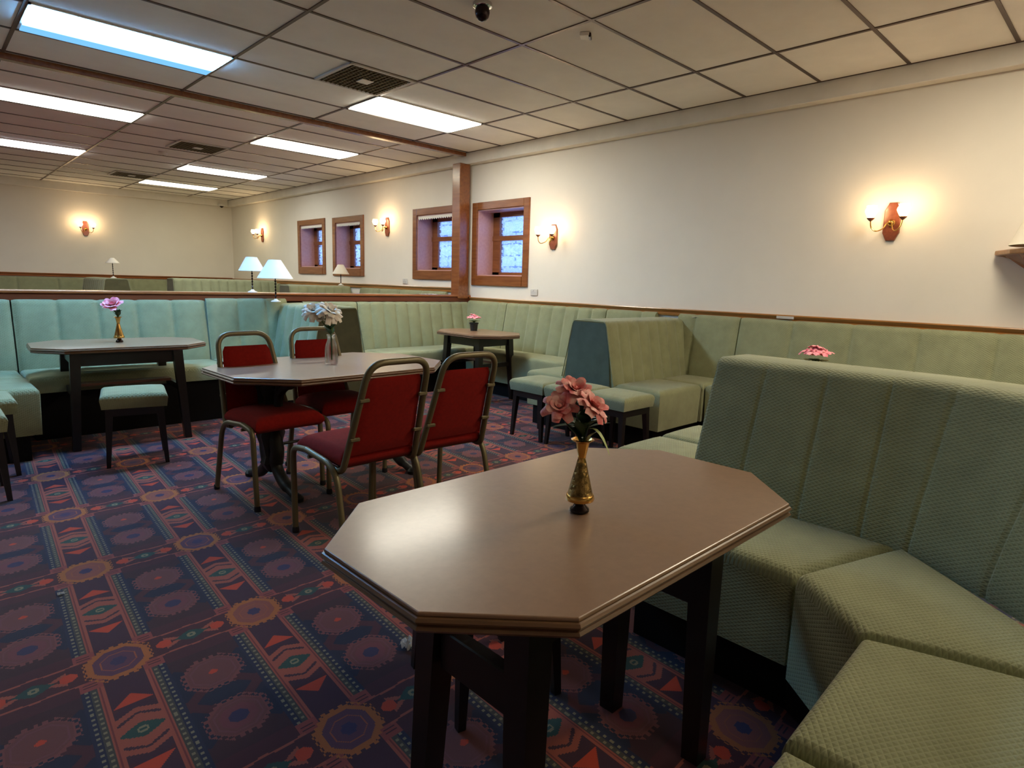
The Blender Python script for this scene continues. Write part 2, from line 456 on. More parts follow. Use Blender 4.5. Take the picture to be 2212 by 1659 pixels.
def taper_leg(bm, top, bot, a, b, seg=4):
    """square tapered leg from top to bottom; a, b half sizes"""
    T, B = Vector(top), Vector(bot)
    v = []
    for c, h in ((T, a), (B, b)):
        v.append([bm.verts.new(c + Vector((sx*h, sy*h, 0))) for sx, sy in ((-1, -1), (1, -1), (1, 1), (-1, 1))])
    for k in range(4): bm.faces.new([v[0][k], v[0][(k+1) % 4], v[1][(k+1) % 4], v[1][k]])
    bm.faces.new(v[0]); bm.faces.new(v[1][::-1])
    es = [e for e in bm.edges]
    return bm

def grid_mesh(bm, rows, uvs=None, close_u=False):
    V = [[bm.verts.new(p) for p in r] for r in rows]
    uvl = bm.loops.layers.uv.verify()
    for i in range(len(V)-1):
        for j in range(len(V[0])-1):
            f = bm.faces.new([V[i][j], V[i][j+1], V[i+1][j+1], V[i+1][j]])
            if uvs:
                for l, (a, b) in zip(f.loops, ((i, j), (i, j+1), (i+1, j+1), (i+1, j))): l[uvl].uv = uvs[a][b]
    return V

def linspace(a, b, n): return [a + (b-a)*i/(n-1) for i in range(n)]

def cushion(bm, quad, ztop, zbot, r=.035, crown=.008, n=None, under=.0):
    """upholstered block over a four-cornered plan (a, b, c, d), rounded top edges"""
    A, B, C, Dd = [Vector((p[0], p[1], 0)) for p in quad]
    Lu = max((B-A).length, (C-Dd).length); Lv = max((Dd-A).length, (C-B).length)
    def params(L):
        e = [0, .12*r, .3*r, .55*r, .8*r, r]
        mid = max(2, int((L-2*r)/.06)); m = linspace(r, L-r, mid+1)[1:-1]
        return [x/L for x in e] + [x/L for x in m] + [1-x/L for x in e[::-1]]
    us, vs = params(Lu), params(Lv)
    rows, uvs = [], []
    def pt(u, v): return (A*(1-u)+B*u)*(1-v) + (Dd*(1-u)+C*u)*v
    def drop(d):
        if d >= r: return 0
        return r - math.sqrt(max(0, r*r-(r-d)**2))
    for v in vs:
        row, ur = [], []
        for u in us:
            p = pt(u, v); du = min(u, 1-u)*Lu; dv = min(v, 1-v)*Lv
            z = ztop - max(drop(du), drop(dv)) - .0
            z += crown*(1-(2*u-1)**4)*(1-(2*v-1)**4)
            row.append((p.x, p.y, z)); ur.append((p.x, p.y))
        rows.append(row); uvs.append(ur)
    V = grid_mesh(bm, rows, uvs); uvl = bm.loops.layers.uv.verify()
    loop = V[0] + [V[i][-1] for i in range(1, len(V))] + V[-1][::-1][1:] + [V[i][0] for i in range(len(V)-2, 0, -1)]
    low = []
    cen = (A+B+C+Dd)/4
    for q in loop:
        dd = (Vector((q.co.x, q.co.y, 0)) - cen); dd = dd*(1-under/max(dd.length, .01)) if under else dd
        low.append(bm.verts.new((cen.x+dd.x, cen.y+dd.y, zbot)))
    s = 0; L = len(loop)
    for i in range(L):
        j = (i+1) % L; d = (loop[j].co-loop[i].co).length
        f = bm.faces.new([loop[i], low[i], low[j], loop[j]])
        for l, t in zip(f.loops, ((s, ztop), (s, zbot), (s+d, zbot), (s+d, ztop))): l[uvl].uv = t
        s += d
    bm.faces.new(low)
    return bm

def sweep_back(bm, path, normals, profile, seams, depth=.014, wid=.02, bulge=.006, cap=True, wave=0):
    """ribbed upholstered back. path/normals: dense plan points + outward normals; profile: (out, z) pairs.
       seams: arc lengths of the stitched channels."""
    s = [0]
    for i in range(1, len(path)): s.append(s[-1] + (path[i]-path[i-1]).length)
    ps = [0]
    for i in range(1, len(profile)): ps.append(ps[-1] + math.hypot(profile[i][0]-profile[i-1][0], profile[i][1]-profile[i-1][1]))
    zs = [p[1] for p in profile]; zmax = max(zs)
    rows, uvs = [], []
    for i, p in enumerate(path):
        row, ur = [], []
        d = min([abs(s[i]-q) for q in seams] or [9])
        for j, (o, z) in enumerate(profile):
            fade = min(1, max(0, (zmax - z)/.05)) if j < len(profile)*.62 else .25
            k = depth*math.exp(-(d/wid)**2)*(.25+.75*fade)
            k -= bulge*(1-math.exp(-(d/(wid*2.2))**2))*fade
            dz = -k*.5 if z > zmax-.03 else 0
            q = p + normals[i]*(o + k)
            row.append((q.x, q.y, z+dz)); ur.append((s[i], ps[j]))
        rows.append(row); uvs.append(ur)
    V = grid_mesh(bm, rows, uvs)
    if cap:
        bm.faces.new(V[0]); bm.faces.new(V[-1][::-1])
    # back closing face
    for i in range(len(V)-1): bm.faces.new([V[i][-1], V[i][0], V[i+1][0], V[i+1][-1]])
    return bm
def straight(p0, p1, seams=(), step=.05):
    p0, p1 = Vector((p0[0], p0[1], 0)), Vector((p1[0], p1[1], 0)); L = (p1-p0).length; d = (p1-p0)/L
    ss = set(linspace(0, L, max(2, int(L/step)+1)))
    for q in seams:
        for e in (-.05, -.035, -.024, -.015, -.008, 0, .008, .015, .024, .035, .05):
            if 0 <= q+e <= L: ss.add(q+e)
    ss = sorted(ss); return [p0 + d*x for x in ss], L
def back_profile(zs, ztop, lean=.09, thick=.13, rr=.045):
    P = [(0, zs-.04), (0, zs), (lean*.22, zs+(ztop-zs)*.25), (lean*.5, zs+(ztop-zs)*.5), (lean*.8, zs+(ztop-zs)*.78), (lean*.97, ztop-rr)]
    for k in range(1, 6):
        a = PI/2*k/5; P.append((lean*.97 + rr*(1-math.cos(a)), ztop - rr + rr*math.sin(a)))
    o = lean*.97+rr
    P += [(max(o+.01, thick), ztop-.002), (max(o+.02, thick+.015), ztop-.02), (max(o+.02, thick+.015), zs-.04)]
    return P

# ================================================================== ROOM SHELL
XW, YF, XL, YB, H = 5.19, 14.20, -4.6, -3.2, 2.82
bm = BM(); box(bm, XL-.1, XW+.1, YB-.1, YF+.1, -.1, 0); struct('floor', bm, 'carpet')
bm = BM()
wins = [('window_1', 5.11, 6.11, 1.215, 2.225), ('window_2', 6.42, 7.40, 1.27, 2.23), ('window_3', 8.73, 9.71, 1.29, 2.235), ('window_4', 9.98, 11.0, 1.31, 2.25)]
FR = .09
def opening(wn): return (wn[1]+FR, wn[2]-FR, wn[3]+.12, wn[4]-FR)
ys = YB
for wn in wins:
    a, b, c, d = opening(wn)
    box(bm, XW, XW+.42, ys, a, 0, H); box(bm, XW, XW+.42, a, b, 0, c); box(bm, XW, XW+.42, a, b, d, H); ys = b
box(bm, XW, XW+.42, ys, YF+.1, 0, H)
struct('wall_right', bm, 'wall')
bm = BM(); box(bm, XL-.1, XW+.42, YF, YF+.12, 0, H); struct('wall_far', bm, 'wall')
bm = BM(); box(bm, XL-.12, XL, YB, YF, 0, H); struct('wall_left', bm, 'wall')
bm = BM(); box(bm, XL-.12, XW+.42, YB-.12, YB, 0, H); struct('wall_back', bm, 'wall')
bm = BM(); box(bm, XL-.1, XW+.4, YB-.1, YF+.1, H, H+.08); struct('ceiling', bm, 'tile')
# cornice along window wall and far wall
bm = BM(); box(bm, 5.087, XW-.001, YB, YF, 2.685, H, .004, 1); struct('trim_1', bm, 'plaster')
bm = BM(); box(bm, XL, 5.087, YF-.10, YF-.001, 2.685, H, .004, 1); struct('trim_2', bm, 'plaster')
# suspended grid
bm = BM()
gx = [.655 + 1.2125*k for k in range(-4, 4)]; gy = [1.40 + .588*k for k in range(-7, 22)]
for x in gx: box(bm, x-.011, x+.011, YB, YF-.1, H-.006, H+.01)
for y in gy: box(bm, XL, 5.087, y-.011, y+.011, H-.0055, H+.01)
box(bm, 5.079, 5.090, YB, YF-.1, H-.005, H+.01)
struct('trim_3', bm, 'tbar')
# red-brown beam and post
bm = BM(); box(bm, XL, 5.087, 6.145, 6.225, H-.045, H, .006); struct('trim_4', bm, 'mahog')
bm = BM(); box(bm, 4.975, 5.135, 6.12, 6.275, 1.04, 2.685, .008);
o = struct('trim_5', bm, 'mahog')
# dado rails (moulded)
def rail(bm, prof, p0, p1, axis):
    n = len(prof); A = []; B = []
    for d, z in prof:
        if axis == 'y': A.append(bm.verts.new((XW-d, p0, z))); B.append(bm.verts.new((XW-d, p1, z)))
        else: A.append(bm.verts.new((p0, YF-d, z))); B.append(bm.verts.new((p1, YF-d, z)))
    for i in range(n): bm.faces.new([A[i], A[(i+1) % n], B[(i+1) % n], B[i]])
    bm.faces.new(A[::-1]); bm.faces.new(B)
def railprof(z): return [(.0, z-.065), (.022, z-.062), (.026, z-.045), (.018, z-.036), (.034, z-.02), (.044, z-.008), (.040, z), (0, z)]
bm = BM(); rail(bm, railprof(1.062), YB, 6.12, 'y'); struct('trim_6', bm, 'pine')
bm = BM(); rail(bm, railprof(1.175), 6.40, YF, 'y'); struct('trim_7', bm, 'pine')
bm = BM(); rail(bm, railprof(1.185), XL, XW-.05, 'x'); struct('trim_8', bm, 'pine_x')
# partition: half wall and timber ledge
bm = BM(); box(bm, XL, XW, 6.215, 6.315, 0, 1.03); struct('wall_middle', bm, 'darkwood')
bm = BM(); box(bm, XL, XW, 6.13, 6.40, 1.062, 1.085, .006); struct('trim_9', bm, 'pine_x')
bm = BM(); box(bm, XL, XW, 6.14, 6.39, 1.0, 1.0615, .008); struct('trim_10', bm, 'mahog_x')

# neighbour wall outside the windows
bm = BM(); box(bm, 7.3, 7.5, 1.5, 30.0, 0, 3.6); struct('wall_outside', bm, 'block')

# windows
def window(i, wn, valance):
    name, y0, y1, z0, z1 = wn; a, b, c, d = opening(wn)
    r = bpy.data.objects.new(name, None); COL.objects.link(r); r.location = (XW, (y0+y1)/2, z0); r['kind'] = 'structure'
    cy = (y0+y1)/2
    def P(nm, bm, m, smooth=False):
        o = obj(nm, bm, m, None, smooth)
        o.parent = r; o.matrix_parent_inverse = Matrix.Translation(r.location).inverted(); return o
    bm = BM()
    for q in ((y0, a, z0, z1), (b, y1, z0, z1)): box(bm, XW-.022, XW+.004, q[0], q[1], q[2], q[3], .004, 1)
    box(bm, XW-.020, XW+.004, a, b, d, z1, .004, 1); box(bm, XW-.028, XW+.004, a, b, z0, c, .004, 1)
    P('window_frame', bm, 'mahog')
    bm = BM(); t = .012
    box(bm, XW, XW+.38, a, a+t, c, d); box(bm, XW, XW+.38, b-t, b, c, d); box(bm, XW, XW+.38, a, b, d-t, d); box(bm, XW, XW+.38, a, b, c, c+t)
    P('window_reveal', bm, 'reveal')
    bm = BM(); xg = XW+.27; a2, b2 = a+t, b-t
    zt = c + (d-c)*.55
    box(bm, xg-.02, xg+.04, a2, a2+.06, c, d); box(bm, xg-.02, xg+.04, b2-.12, b2, c, d); box(bm, xg-.02, xg+.04, a2, b2, d-.07, d)
    box(bm, xg-.02, xg+.04, a2, b2, c, c+.05); box(bm, xg-.03, xg+.045, a2, b2, zt, zt+.06)
    box(bm, xg-.025, xg-.0, a2+.06, a2+.085, c+.05, zt); box(bm, xg-.025, xg-.0, b2-.145, b2-.12, c+.05, zt)
    P('casement', bm, 'mahog')
    bm = BM(); box(bm, xg+.012, xg+.018, a2+.03, b2-.06, c+.03, d-.03); P('pane', bm, 'pane')
    if valance:
        bm = BM(); n = 16; zz = d-.012
        for k in range(n):
            yy = a2 + (b2-a2)*k/n; w_ = (b2-a2)/n
            pr = [(yy+w_*q, zz-h) for q, h in ((0, 0), (0, .028), (.25, .042), (.5, .05), (.75, .042), (1, .028), (1, 0))]
            va = [bm.verts.new((XW+.006, p[0], p[1])) for p in pr]; vb = [bm.verts.new((XW+.010, p[0], p[1])) for p in pr]
            bm.faces.new(va); bm.faces.new(vb[::-1])
            for i_ in range(7): bm.faces.new([va[i_], va[(i_+1) % 7], vb[(i_+1) % 7], vb[i_]])
        P('scalloped_valance', bm, 'white')
for i, wn in enumerate(wins): window(i, wn, i > 0)

# ================================================================== CEILING FITTINGS
def luminaire(x0, y0, label, col, strength, centre=.5, width=.45, low=.45, name='ceiling_light', w=1.19, d=.565):
    t = thing(name, label, 'ceiling light', ((x0+w/2), (y0+d/2), H), 0, 'fluorescent ceiling panels')
    bm = BM()
    for q in ((-w/2, w/2, -d/2, -d/2+.014), (-w/2, w/2, d/2-.014, d/2), (-w/2, -w/2+.014, -d/2, d/2), (w/2-.014, w/2, -d/2, d/2)): box(bm, q[0], q[1], q[2], q[3], -.012, -.001)
    obj('light_frame', bm, 'white', t)
    bm = BM(); box(bm, -w/2+.014, w/2-.014, -d/2+.014, d/2-.014, -.020, -.002)  # lens dropped below the frame so its glowing sides brighten the ceiling
    obj('diffuser', bm, mat_diffuser('diffuser_glow', col, strength, centre, width, low), t)
    return t
cool = (.5, .78, 1.0); wht = (.95, .97, .88); warm = (1, .93, .72)
luminaire(.667, 4.905, 'large blue-white fluorescent ceiling panel nearest the camera, top left', (.20, .54, 1.0), TUBE_L*3.7, .34, .42, .012)
luminaire(3.075, 4.905, 'white fluorescent ceiling panel beside the square grille nearest the camera', (1, .95, .80), TUBE_L*1.5, .35, .6, .03)
luminaire(.667, 7.27, 'white ceiling panel just beyond the brown beam at left', wht, TUBE_L*.8, .3, .7, .3, d=.50)
luminaire(3.075, 7.27, 'yellow-edged ceiling panel just beyond the brown beam, right of the middle grille', warm, TUBE_L*.8, .3, .5, .15, d=.50)
luminaire(.667, 10.07, 'ceiling panel cut by the left picture edge, second beyond the beam', (.95, .95, 1), TUBE_L*.8, .5, .8, .4, d=.5)
luminaire(3.075, 10.07, 'bright ceiling panel between the middle and farthest grilles', wht, TUBE_L*.8, .5, .8, .4, d=.5)
luminaire(3.075, 12.25, 'farthest and smallest pale yellow ceiling panel near the far wall', (1, .98, .7), TUBE_L*.35, .5, .8, .4, d=.5)
for k, (xx, yy, cc, ss) in enumerate(((-1.758, 4.905, cool, .6), (-1.758, 7.27, wht, .6), (-1.758, 10.07, wht, .6), (.667, -.94, (1, .86, .58), .22), (3.075, .235, (1, .88, .66), 1.15), (3.075, -2.15, (1, .86, .62), 1.0))):  # extra panels added outside the camera view to brighten walls and benches
    luminaire(xx, yy, 'unseen ceiling panel added for fill light', cc, TUBE_L*ss, .5, .8, .4, d=.5)

def vent_proto():
    t = thing('ceiling_vent', '', 'ceiling vent', (0, 0, 0), 0, 'square ceiling grilles')
    bm = BM(); h = .29
    for q in ((-h, h, -h, -h+.03), (-h, h, h-.03, h), (-h, -h+.03, -h, h), (h-.03, h, -h, h)): box(bm, *q, -.016, -.001, .003, 1)
    obj('vent_frame', bm, 'offwhite', t)
    bm = BM(); box(bm, -h+.03, h-.03, -h+.03, h-.03, -.003, -.001); obj('vent_backing', bm, 'ventbk', t)
    bm = BM(); n = 13
    for k in range(n):
        a = -h+.03 + (2*h-.06)*(k+.5)/n
        box(bm, a-.004, a+.004, -h+.03, h-.03, -.018, -.003); box(bm, -h+.03, h-.03, a-.004, a+.004, -.016, -.003)
    obj('vent_grid', bm, 'ventin', t)
    bm = BM(); box(bm, -.05, .05, -.05, .05, -.022, -.016); obj('centre_plate', bm, 'white', t)
    return t
vp = vent_proto()
for k, (x, y, l) in enumerate(((2.765, 4.62, 'large square ceiling grille nearest the camera with white centre plate'),
                               (2.765, 8.60, 'middle square ceiling grille just beyond the brown beam'),
                               (2.795, 11.92, 'small dark ceiling grille farthest away near the far wall'))):
    place(vp, k > 0, (x, y, H), 0, l)
# spotlight dome, sensor, detectors, camera
t = thing('dome_light', 'small clear glass dome fitting on the ceiling at the top edge', 'ceiling fitting', (2.50, 2.90, H))
bm = BM(); lathe(bm, [(.055, 0), (.055, -.02), (.04, -.028)], 20); obj('collar', bm, 'chrome', t, True)
bm = BM(); lathe(bm, [(.040, -.028), (.043, -.05), (.036, -.075), (.02, -.092), (.001, -.097)], 20); obj('dome', bm, 'darkmetal', t, True)
t = thing('motion_sensor', 'small white motion sensor with a dark window on the ceiling', 'sensor', (3.22, 2.74, H), .6)
bm = BM(); box(bm, -.04, .04, -.03, .03, -.022, 0, .006); obj('body', bm, 'white', t)
bm = BM(); box(bm, -.034, .034, -.042, -.026, -.030, -.004, .005); obj('lens', bm, 'darkmetal', t)
t = thing('smoke_detector', 'small round white detector on the ceiling beyond the middle grille', 'smoke detector', (2.57, 9.34, H))
bm = BM(); lathe(bm, [(.05, 0), (.055, -.015), (.045, -.035), (.02, -.045), (.001, -.046)], 20); obj('body', bm, 'white', t, True)
bm = BM(); lathe(bm, [(.012, -.046), (.012, -.052), (.001, -.053)], 12); obj('indicator', bm, 'ventin', t)
t = thing('security_camera', 'small white camera with dark lens in the far corner under the ceiling', 'camera', (4.93, 14.03, 2.72), 0)
bm = BM(); lathe(bm, [(.06, .0), (.06, -.03), (.05, -.04)], 16, (0, 0, .0)); box(bm, -.05, .05, -.0, .07, -.04, .02); obj('body', bm, 'white', t)
bm = BM(); lathe(bm, [(.038, -.04), (.03, -.06), (.012, -.072), (.001, -.074)], 16); obj('lens', bm, 'darkmetal', t, True)

# ================================================================== WALL LAMPS
def sconce_proto():
    t = thing('wall_sconce', '', 'wall lamp', (0, 0, 0), 0, 'twin-arm wall lamps')
    # local: -Y out of the wall, X along it
    oct_ = [(-.055, -.08), (-.028, -.135), (.028, -.135), (.055, -.08), (.055, .08), (.028, .135), (-.028, .135), (-.055, .08)]
    bm = BM(); prism(bm, oct_, 0, .02, .006)
    bmesh.ops.rotate(bm, verts=bm.verts, cent=(0, 0, 0), matrix=Matrix.Rotation(PI/2, 3, 'X')); obj('backplate', bm, 'plate', t)
    bm = BM(); lathe(bm, [(.001, 0), (.022, .004), (.026, .012), (.018, .025), (.010, .032), (.001, .034)], 16)
    bmesh.ops.rotate(bm, verts=bm.verts, cent=(0, 0, 0), matrix=Matrix.Rotation(PI/2, 3, 'X')); bmesh.ops.translate(bm, verts=bm.verts, vec=(0, -.02, -.01)); obj('boss', bm, 'brass', t, True)
    for s in (-1, 1):
        bm = BM(); tube(bm, smooth_path([(0, -.04, -.01), (s*.014, -.07, -.012), (s*.03, -.10, -.055), (s*.062, -.140, -.075), (s*.092, -.150, -.05), (s*.102, -.150, .0)], 6), .0045, 8)
        arm = obj('arm', bm, 'brass', t, True)
        bm = BM(); lathe(bm, [(.004, -.006), (.012, .0), (.024, .012), (.026, .018), (.010, .019)], 16, (s*.102, -.150, 0)); obj('cup', bm, 'plate', arm, True)
        bm = BM(); fl = lambda u, z: 1 + (.10*math.cos(u*2*PI*6) if z > .06 else .03*math.cos(u*2*PI*6))
        lathe(bm, [(.018, .018), (.026, .03), (.036, .05), (.040, .066), (.037, .08), (.030, .092), (.034, .104)], 36, (s*.102, -.150, 0), cap=False, fn=fl)
        obj('glass_shade', bm, 'bulbglass', arm, True)
        bm = BM(); lathe(bm, [(.001, .02), (.010, .024), (.012, .04), (.017, .055), (.017, .068), (.010, .082), (.001, .09)], 14, (s*.102, -.150, 0)); obj('bulb', bm, 'bulb', arm, True)
    return t
sp_ = sconce_proto()
sc = [((XW, 1.415, 1.775), -PI/2, 'lit twin-arm wall lamp alone on the wall at right, nearest the camera'),
      ((XW, 4.73, 1.77), -PI/2, 'lit wall lamp just right of the nearest window'),
      ((XW, 8.06, 2.02), -PI/2, 'lit wall lamp between the post-side window and the far pair of windows'),
      ((XW, 12.58, 2.05), -PI/2, 'lit wall lamp left of both far windows, close to the room corner'),
      ((2.50, YF, 2.03), PI*0, 'lit wall lamp on the far end wall')]
for k, (loc, rz, l) in enumerate(sc):
    place(sp_, k > 0, loc, rz, l)
def sconce_light(loc, out, along, e=SCONCE_W):
    for s in (-1, 1):
        l = bpy.data.lights.new('sconce_bulb_light', 'POINT'); l.energy = e; l.color = (1, .70, .40); l.shadow_soft_size = .02
        o = bpy.data.objects.new('sconce_bulb_light', l); COL.objects.link(o)
        o.location = Vector(loc) + Vector(out)*.15 + Vector(along)*s*.102 + Vector((0, 0, .11))
for loc, rz, l in sc[:4]: sconce_light(loc, (-1, 0, 0), (0, 1, 0), SCONCE_W if loc[1] < 6 else SCONCE_W*1.5)
sconce_light(sc[4][0], (0, -1, 0), (1, 0, 0), SCONCE_W*1.6)
sconce_light((XW, -1.9, 1.775), (-1, 0, 0), (0, 1, 0))  # unseen wall lamp added behind the camera to warm the light
o = copy_tree(sp_); o.location = (XW, -1.9, 1.775); o.rotation_euler = (0, 0, -PI/2); o['label'] = 'unseen wall lamp added behind the camera for warm fill'

# sockets / plates on the wall
for y, z, s, l in ((5.0, 1.155, 1, 'white double socket plate under the nearest window'), (7.6, 1.235, 1, 'white socket plate under the window beside the post, beyond the ledge')):
    t = thing('wall_socket', l, 'socket', (XW, y, z), 0, 'white wall sockets')
    bm = BM(); box(bm, -.012, 0, -.055, .055, -.037, .037, .004, 1); obj('face_plate', bm, 'offwhite', t)
    bm = BM(); box(bm, -.015, -.011, -.035, -.015, .01, .026); box(bm, -.015, -.011, .015, .035, .01, .026); obj('switch', bm, 'white', t)
bm = BM(); box(bm, XW-.0475, XW-.036, 2.03, 2.17, 1.03, 1.052, .002, 1); tag(obj('small_plate', bm, 'offwhite'), 'small pale plate fixed on the orange rail at right', 'plate')

# shelf + lamp at the right picture edge
t = thing('corner_shelf', 'brown wooden wall shelf with a sloping underside at the right edge', 'shelf', (XW, .40, 1.525))
bm = BM(); prism(bm, [(0, .38), (-.06, .38), (-.24, .28), (-.40, .10), (-.40, -.38), (0, -.38)], -.0, .03, .006, both=True); obj('shelf_board', bm, 'pine', t)
bm = BM()
a = [bm.verts.new(p) for p in ((0, .33, 0), (-.05, .33, 0), (-.20, .24, 0), (-.34, .09, 0), (-.34, -.33, 0), (0, -.33, 0))]
b = [bm.verts.new(p) for p in ((0, .20, -.10), (-.02, .20, -.10), (-.06, .15, -.10), (-.09, .05, -.10), (-.09, -.2, -.10), (0, -.2, -.10))]
for i in range(6): bm.faces.new([a[i], a[(i+1) % 6], b[(i+1) % 6], b[i]])
bm.faces.new(a); bm.faces.new(b[::-1]); obj('bracket', bm, 'mahog', t)
t = thing('table_lamp', 'lamp with a cream cone shade on the wall shelf at the right edge', 'lamp', (XW-.205, .50, 1.555), 0)
bm = BM(); lathe(bm, [(.05, 0), (.05, .012), (.02, .02), (.012, .05), (.012, .12)], 20); obj('lamp_base', bm, 'brass', t, True)
bm = BM(); lathe(bm, [(.195, .02), (.085, .32)], 40, cap=False); bmesh.ops.solidify(bm, geom=bm.faces, thickness=.003); obj('lamp_shade', bm, 'shade', t, True)

# table lamps on the ledge and dividers
def lamp(label, loc, h, rb, rt, hs, shade, grp='shaded table lamps'):
    t = thing('table_lamp', label, 'lamp', loc, 0, grp)
    bm = BM(); lathe(bm, [(.045, 0), (.045, .008), (.02, .018), (.010, .03)], 20); obj('lamp_base', bm, 'white', t, True)
    bm = BM(); pr = []
    n = 26
    for k in range(n+1):
        z = .02 + (h-hs-.0)*k/n; pr.append((.0065 + .0035*math.sin(k*1.9), z))
    lathe(bm, pr, 10); o = obj('stem', bm, 'darkmetal', t, True)
    bm = BM(); lathe(bm, [(rb, h-hs), (rt, h)], 40, cap=False); bmesh.ops.solidify(bm, geom=bm.faces, thickness=.0025)
    for a in (0, PI/2): tube(bm, [(-rt*math.cos(a), -rt*math.sin(a), h-.006), (rt*math.cos(a), rt*math.sin(a), h-.006)], .0015, 5)
    tube(bm, [(0, 0, h-hs), (0, 0, h-.006)], .003, 6)
    obj('lamp_shade', bm, shade, t, True)
    return t
lamp('white-shaded lamp on the timber ledge, left of and behind the bigger one', (2.465, 6.27, 1.085), .345, .125, .052, .135, 'shade_b')
lamp('largest white-shaded lamp, standing on the blue booth back in front of the ledge', (2.56, 5.95, 1.005), .40, .165, .058, .175, 'shade_b')
lamp('small cream-shaded lamp before the far pair of windows', (4.90, 8.95, 1.14), .32, .13, .045, .145, 'shade')
lamp('faint cream-shaded lamp standing before the far end wall', (2.47, 12.1, 1.14), .33, .105, .03, .085, 'shade')

# ================================================================== SEATING
def bench(name, label, cat, a, b, inward, zs=.48, ztop=1.02, depth=.46, seams=None, skirt=.17, lean=.09, ribs=.19, thick=.13, nseat=1, grp='upholstered wall benches', z0=0, r=.035, ext=(0, 0)):
    """bench whose back runs from a to b at the seat line; inward: unit vector towards the sitter"""
    t = thing(name, label, cat, (0, 0, 0), 0, grp)
    A, B, I = Vector((a[0], a[1], 0)), Vector((b[0], b[1], 0)), Vector((inward[0], inward[1], 0))
    L = (B-A).length; d = (B-A)/L
    if seams is None: n = max(1, round(L/ribs)); seams = [L*k/n for k in range(0, n+1)]
    ea, eb = A - d*ext[0], B + d*ext[1]
    path, _ = straight((ea.x, ea.y), (eb.x, eb.y), [q+ext[0] for q in seams])
    bm = BM(); sweep_back(bm, path, [-I]*len(path), back_profile(zs, ztop, lean, thick), [q+ext[0] for q in seams])
    bk = obj('backrest', bm, 'fabric', t, 60)
    for k in range(nseat):
        p, q = A + d*(L*k/nseat), A + d*(L*(k+1)/nseat)
        bm = BM(); cushion(bm, [p, q, q+I*depth, p+I*depth], zs, skirt if isinstance(skirt, float) else .36, r, under=.01)
        obj('seat', bm, 'fabric', t, 50)
    bm = BM(); p = A + I*(depth-.07) + d*.02; q = B + I*(depth-.07) - d*.02; a2 = A - I*.0 + d*.02; b2 = B - I*.0 - d*.02
    pts = [(a2.x, a2.y), (b2.x, b2.y), (q.x, q.y), (p.x, p.y)]
    prism(bm, pts, z0, (skirt if isinstance(skirt, float) else .36)-.001); obj('plinth', bm, 'base', t)
    return t
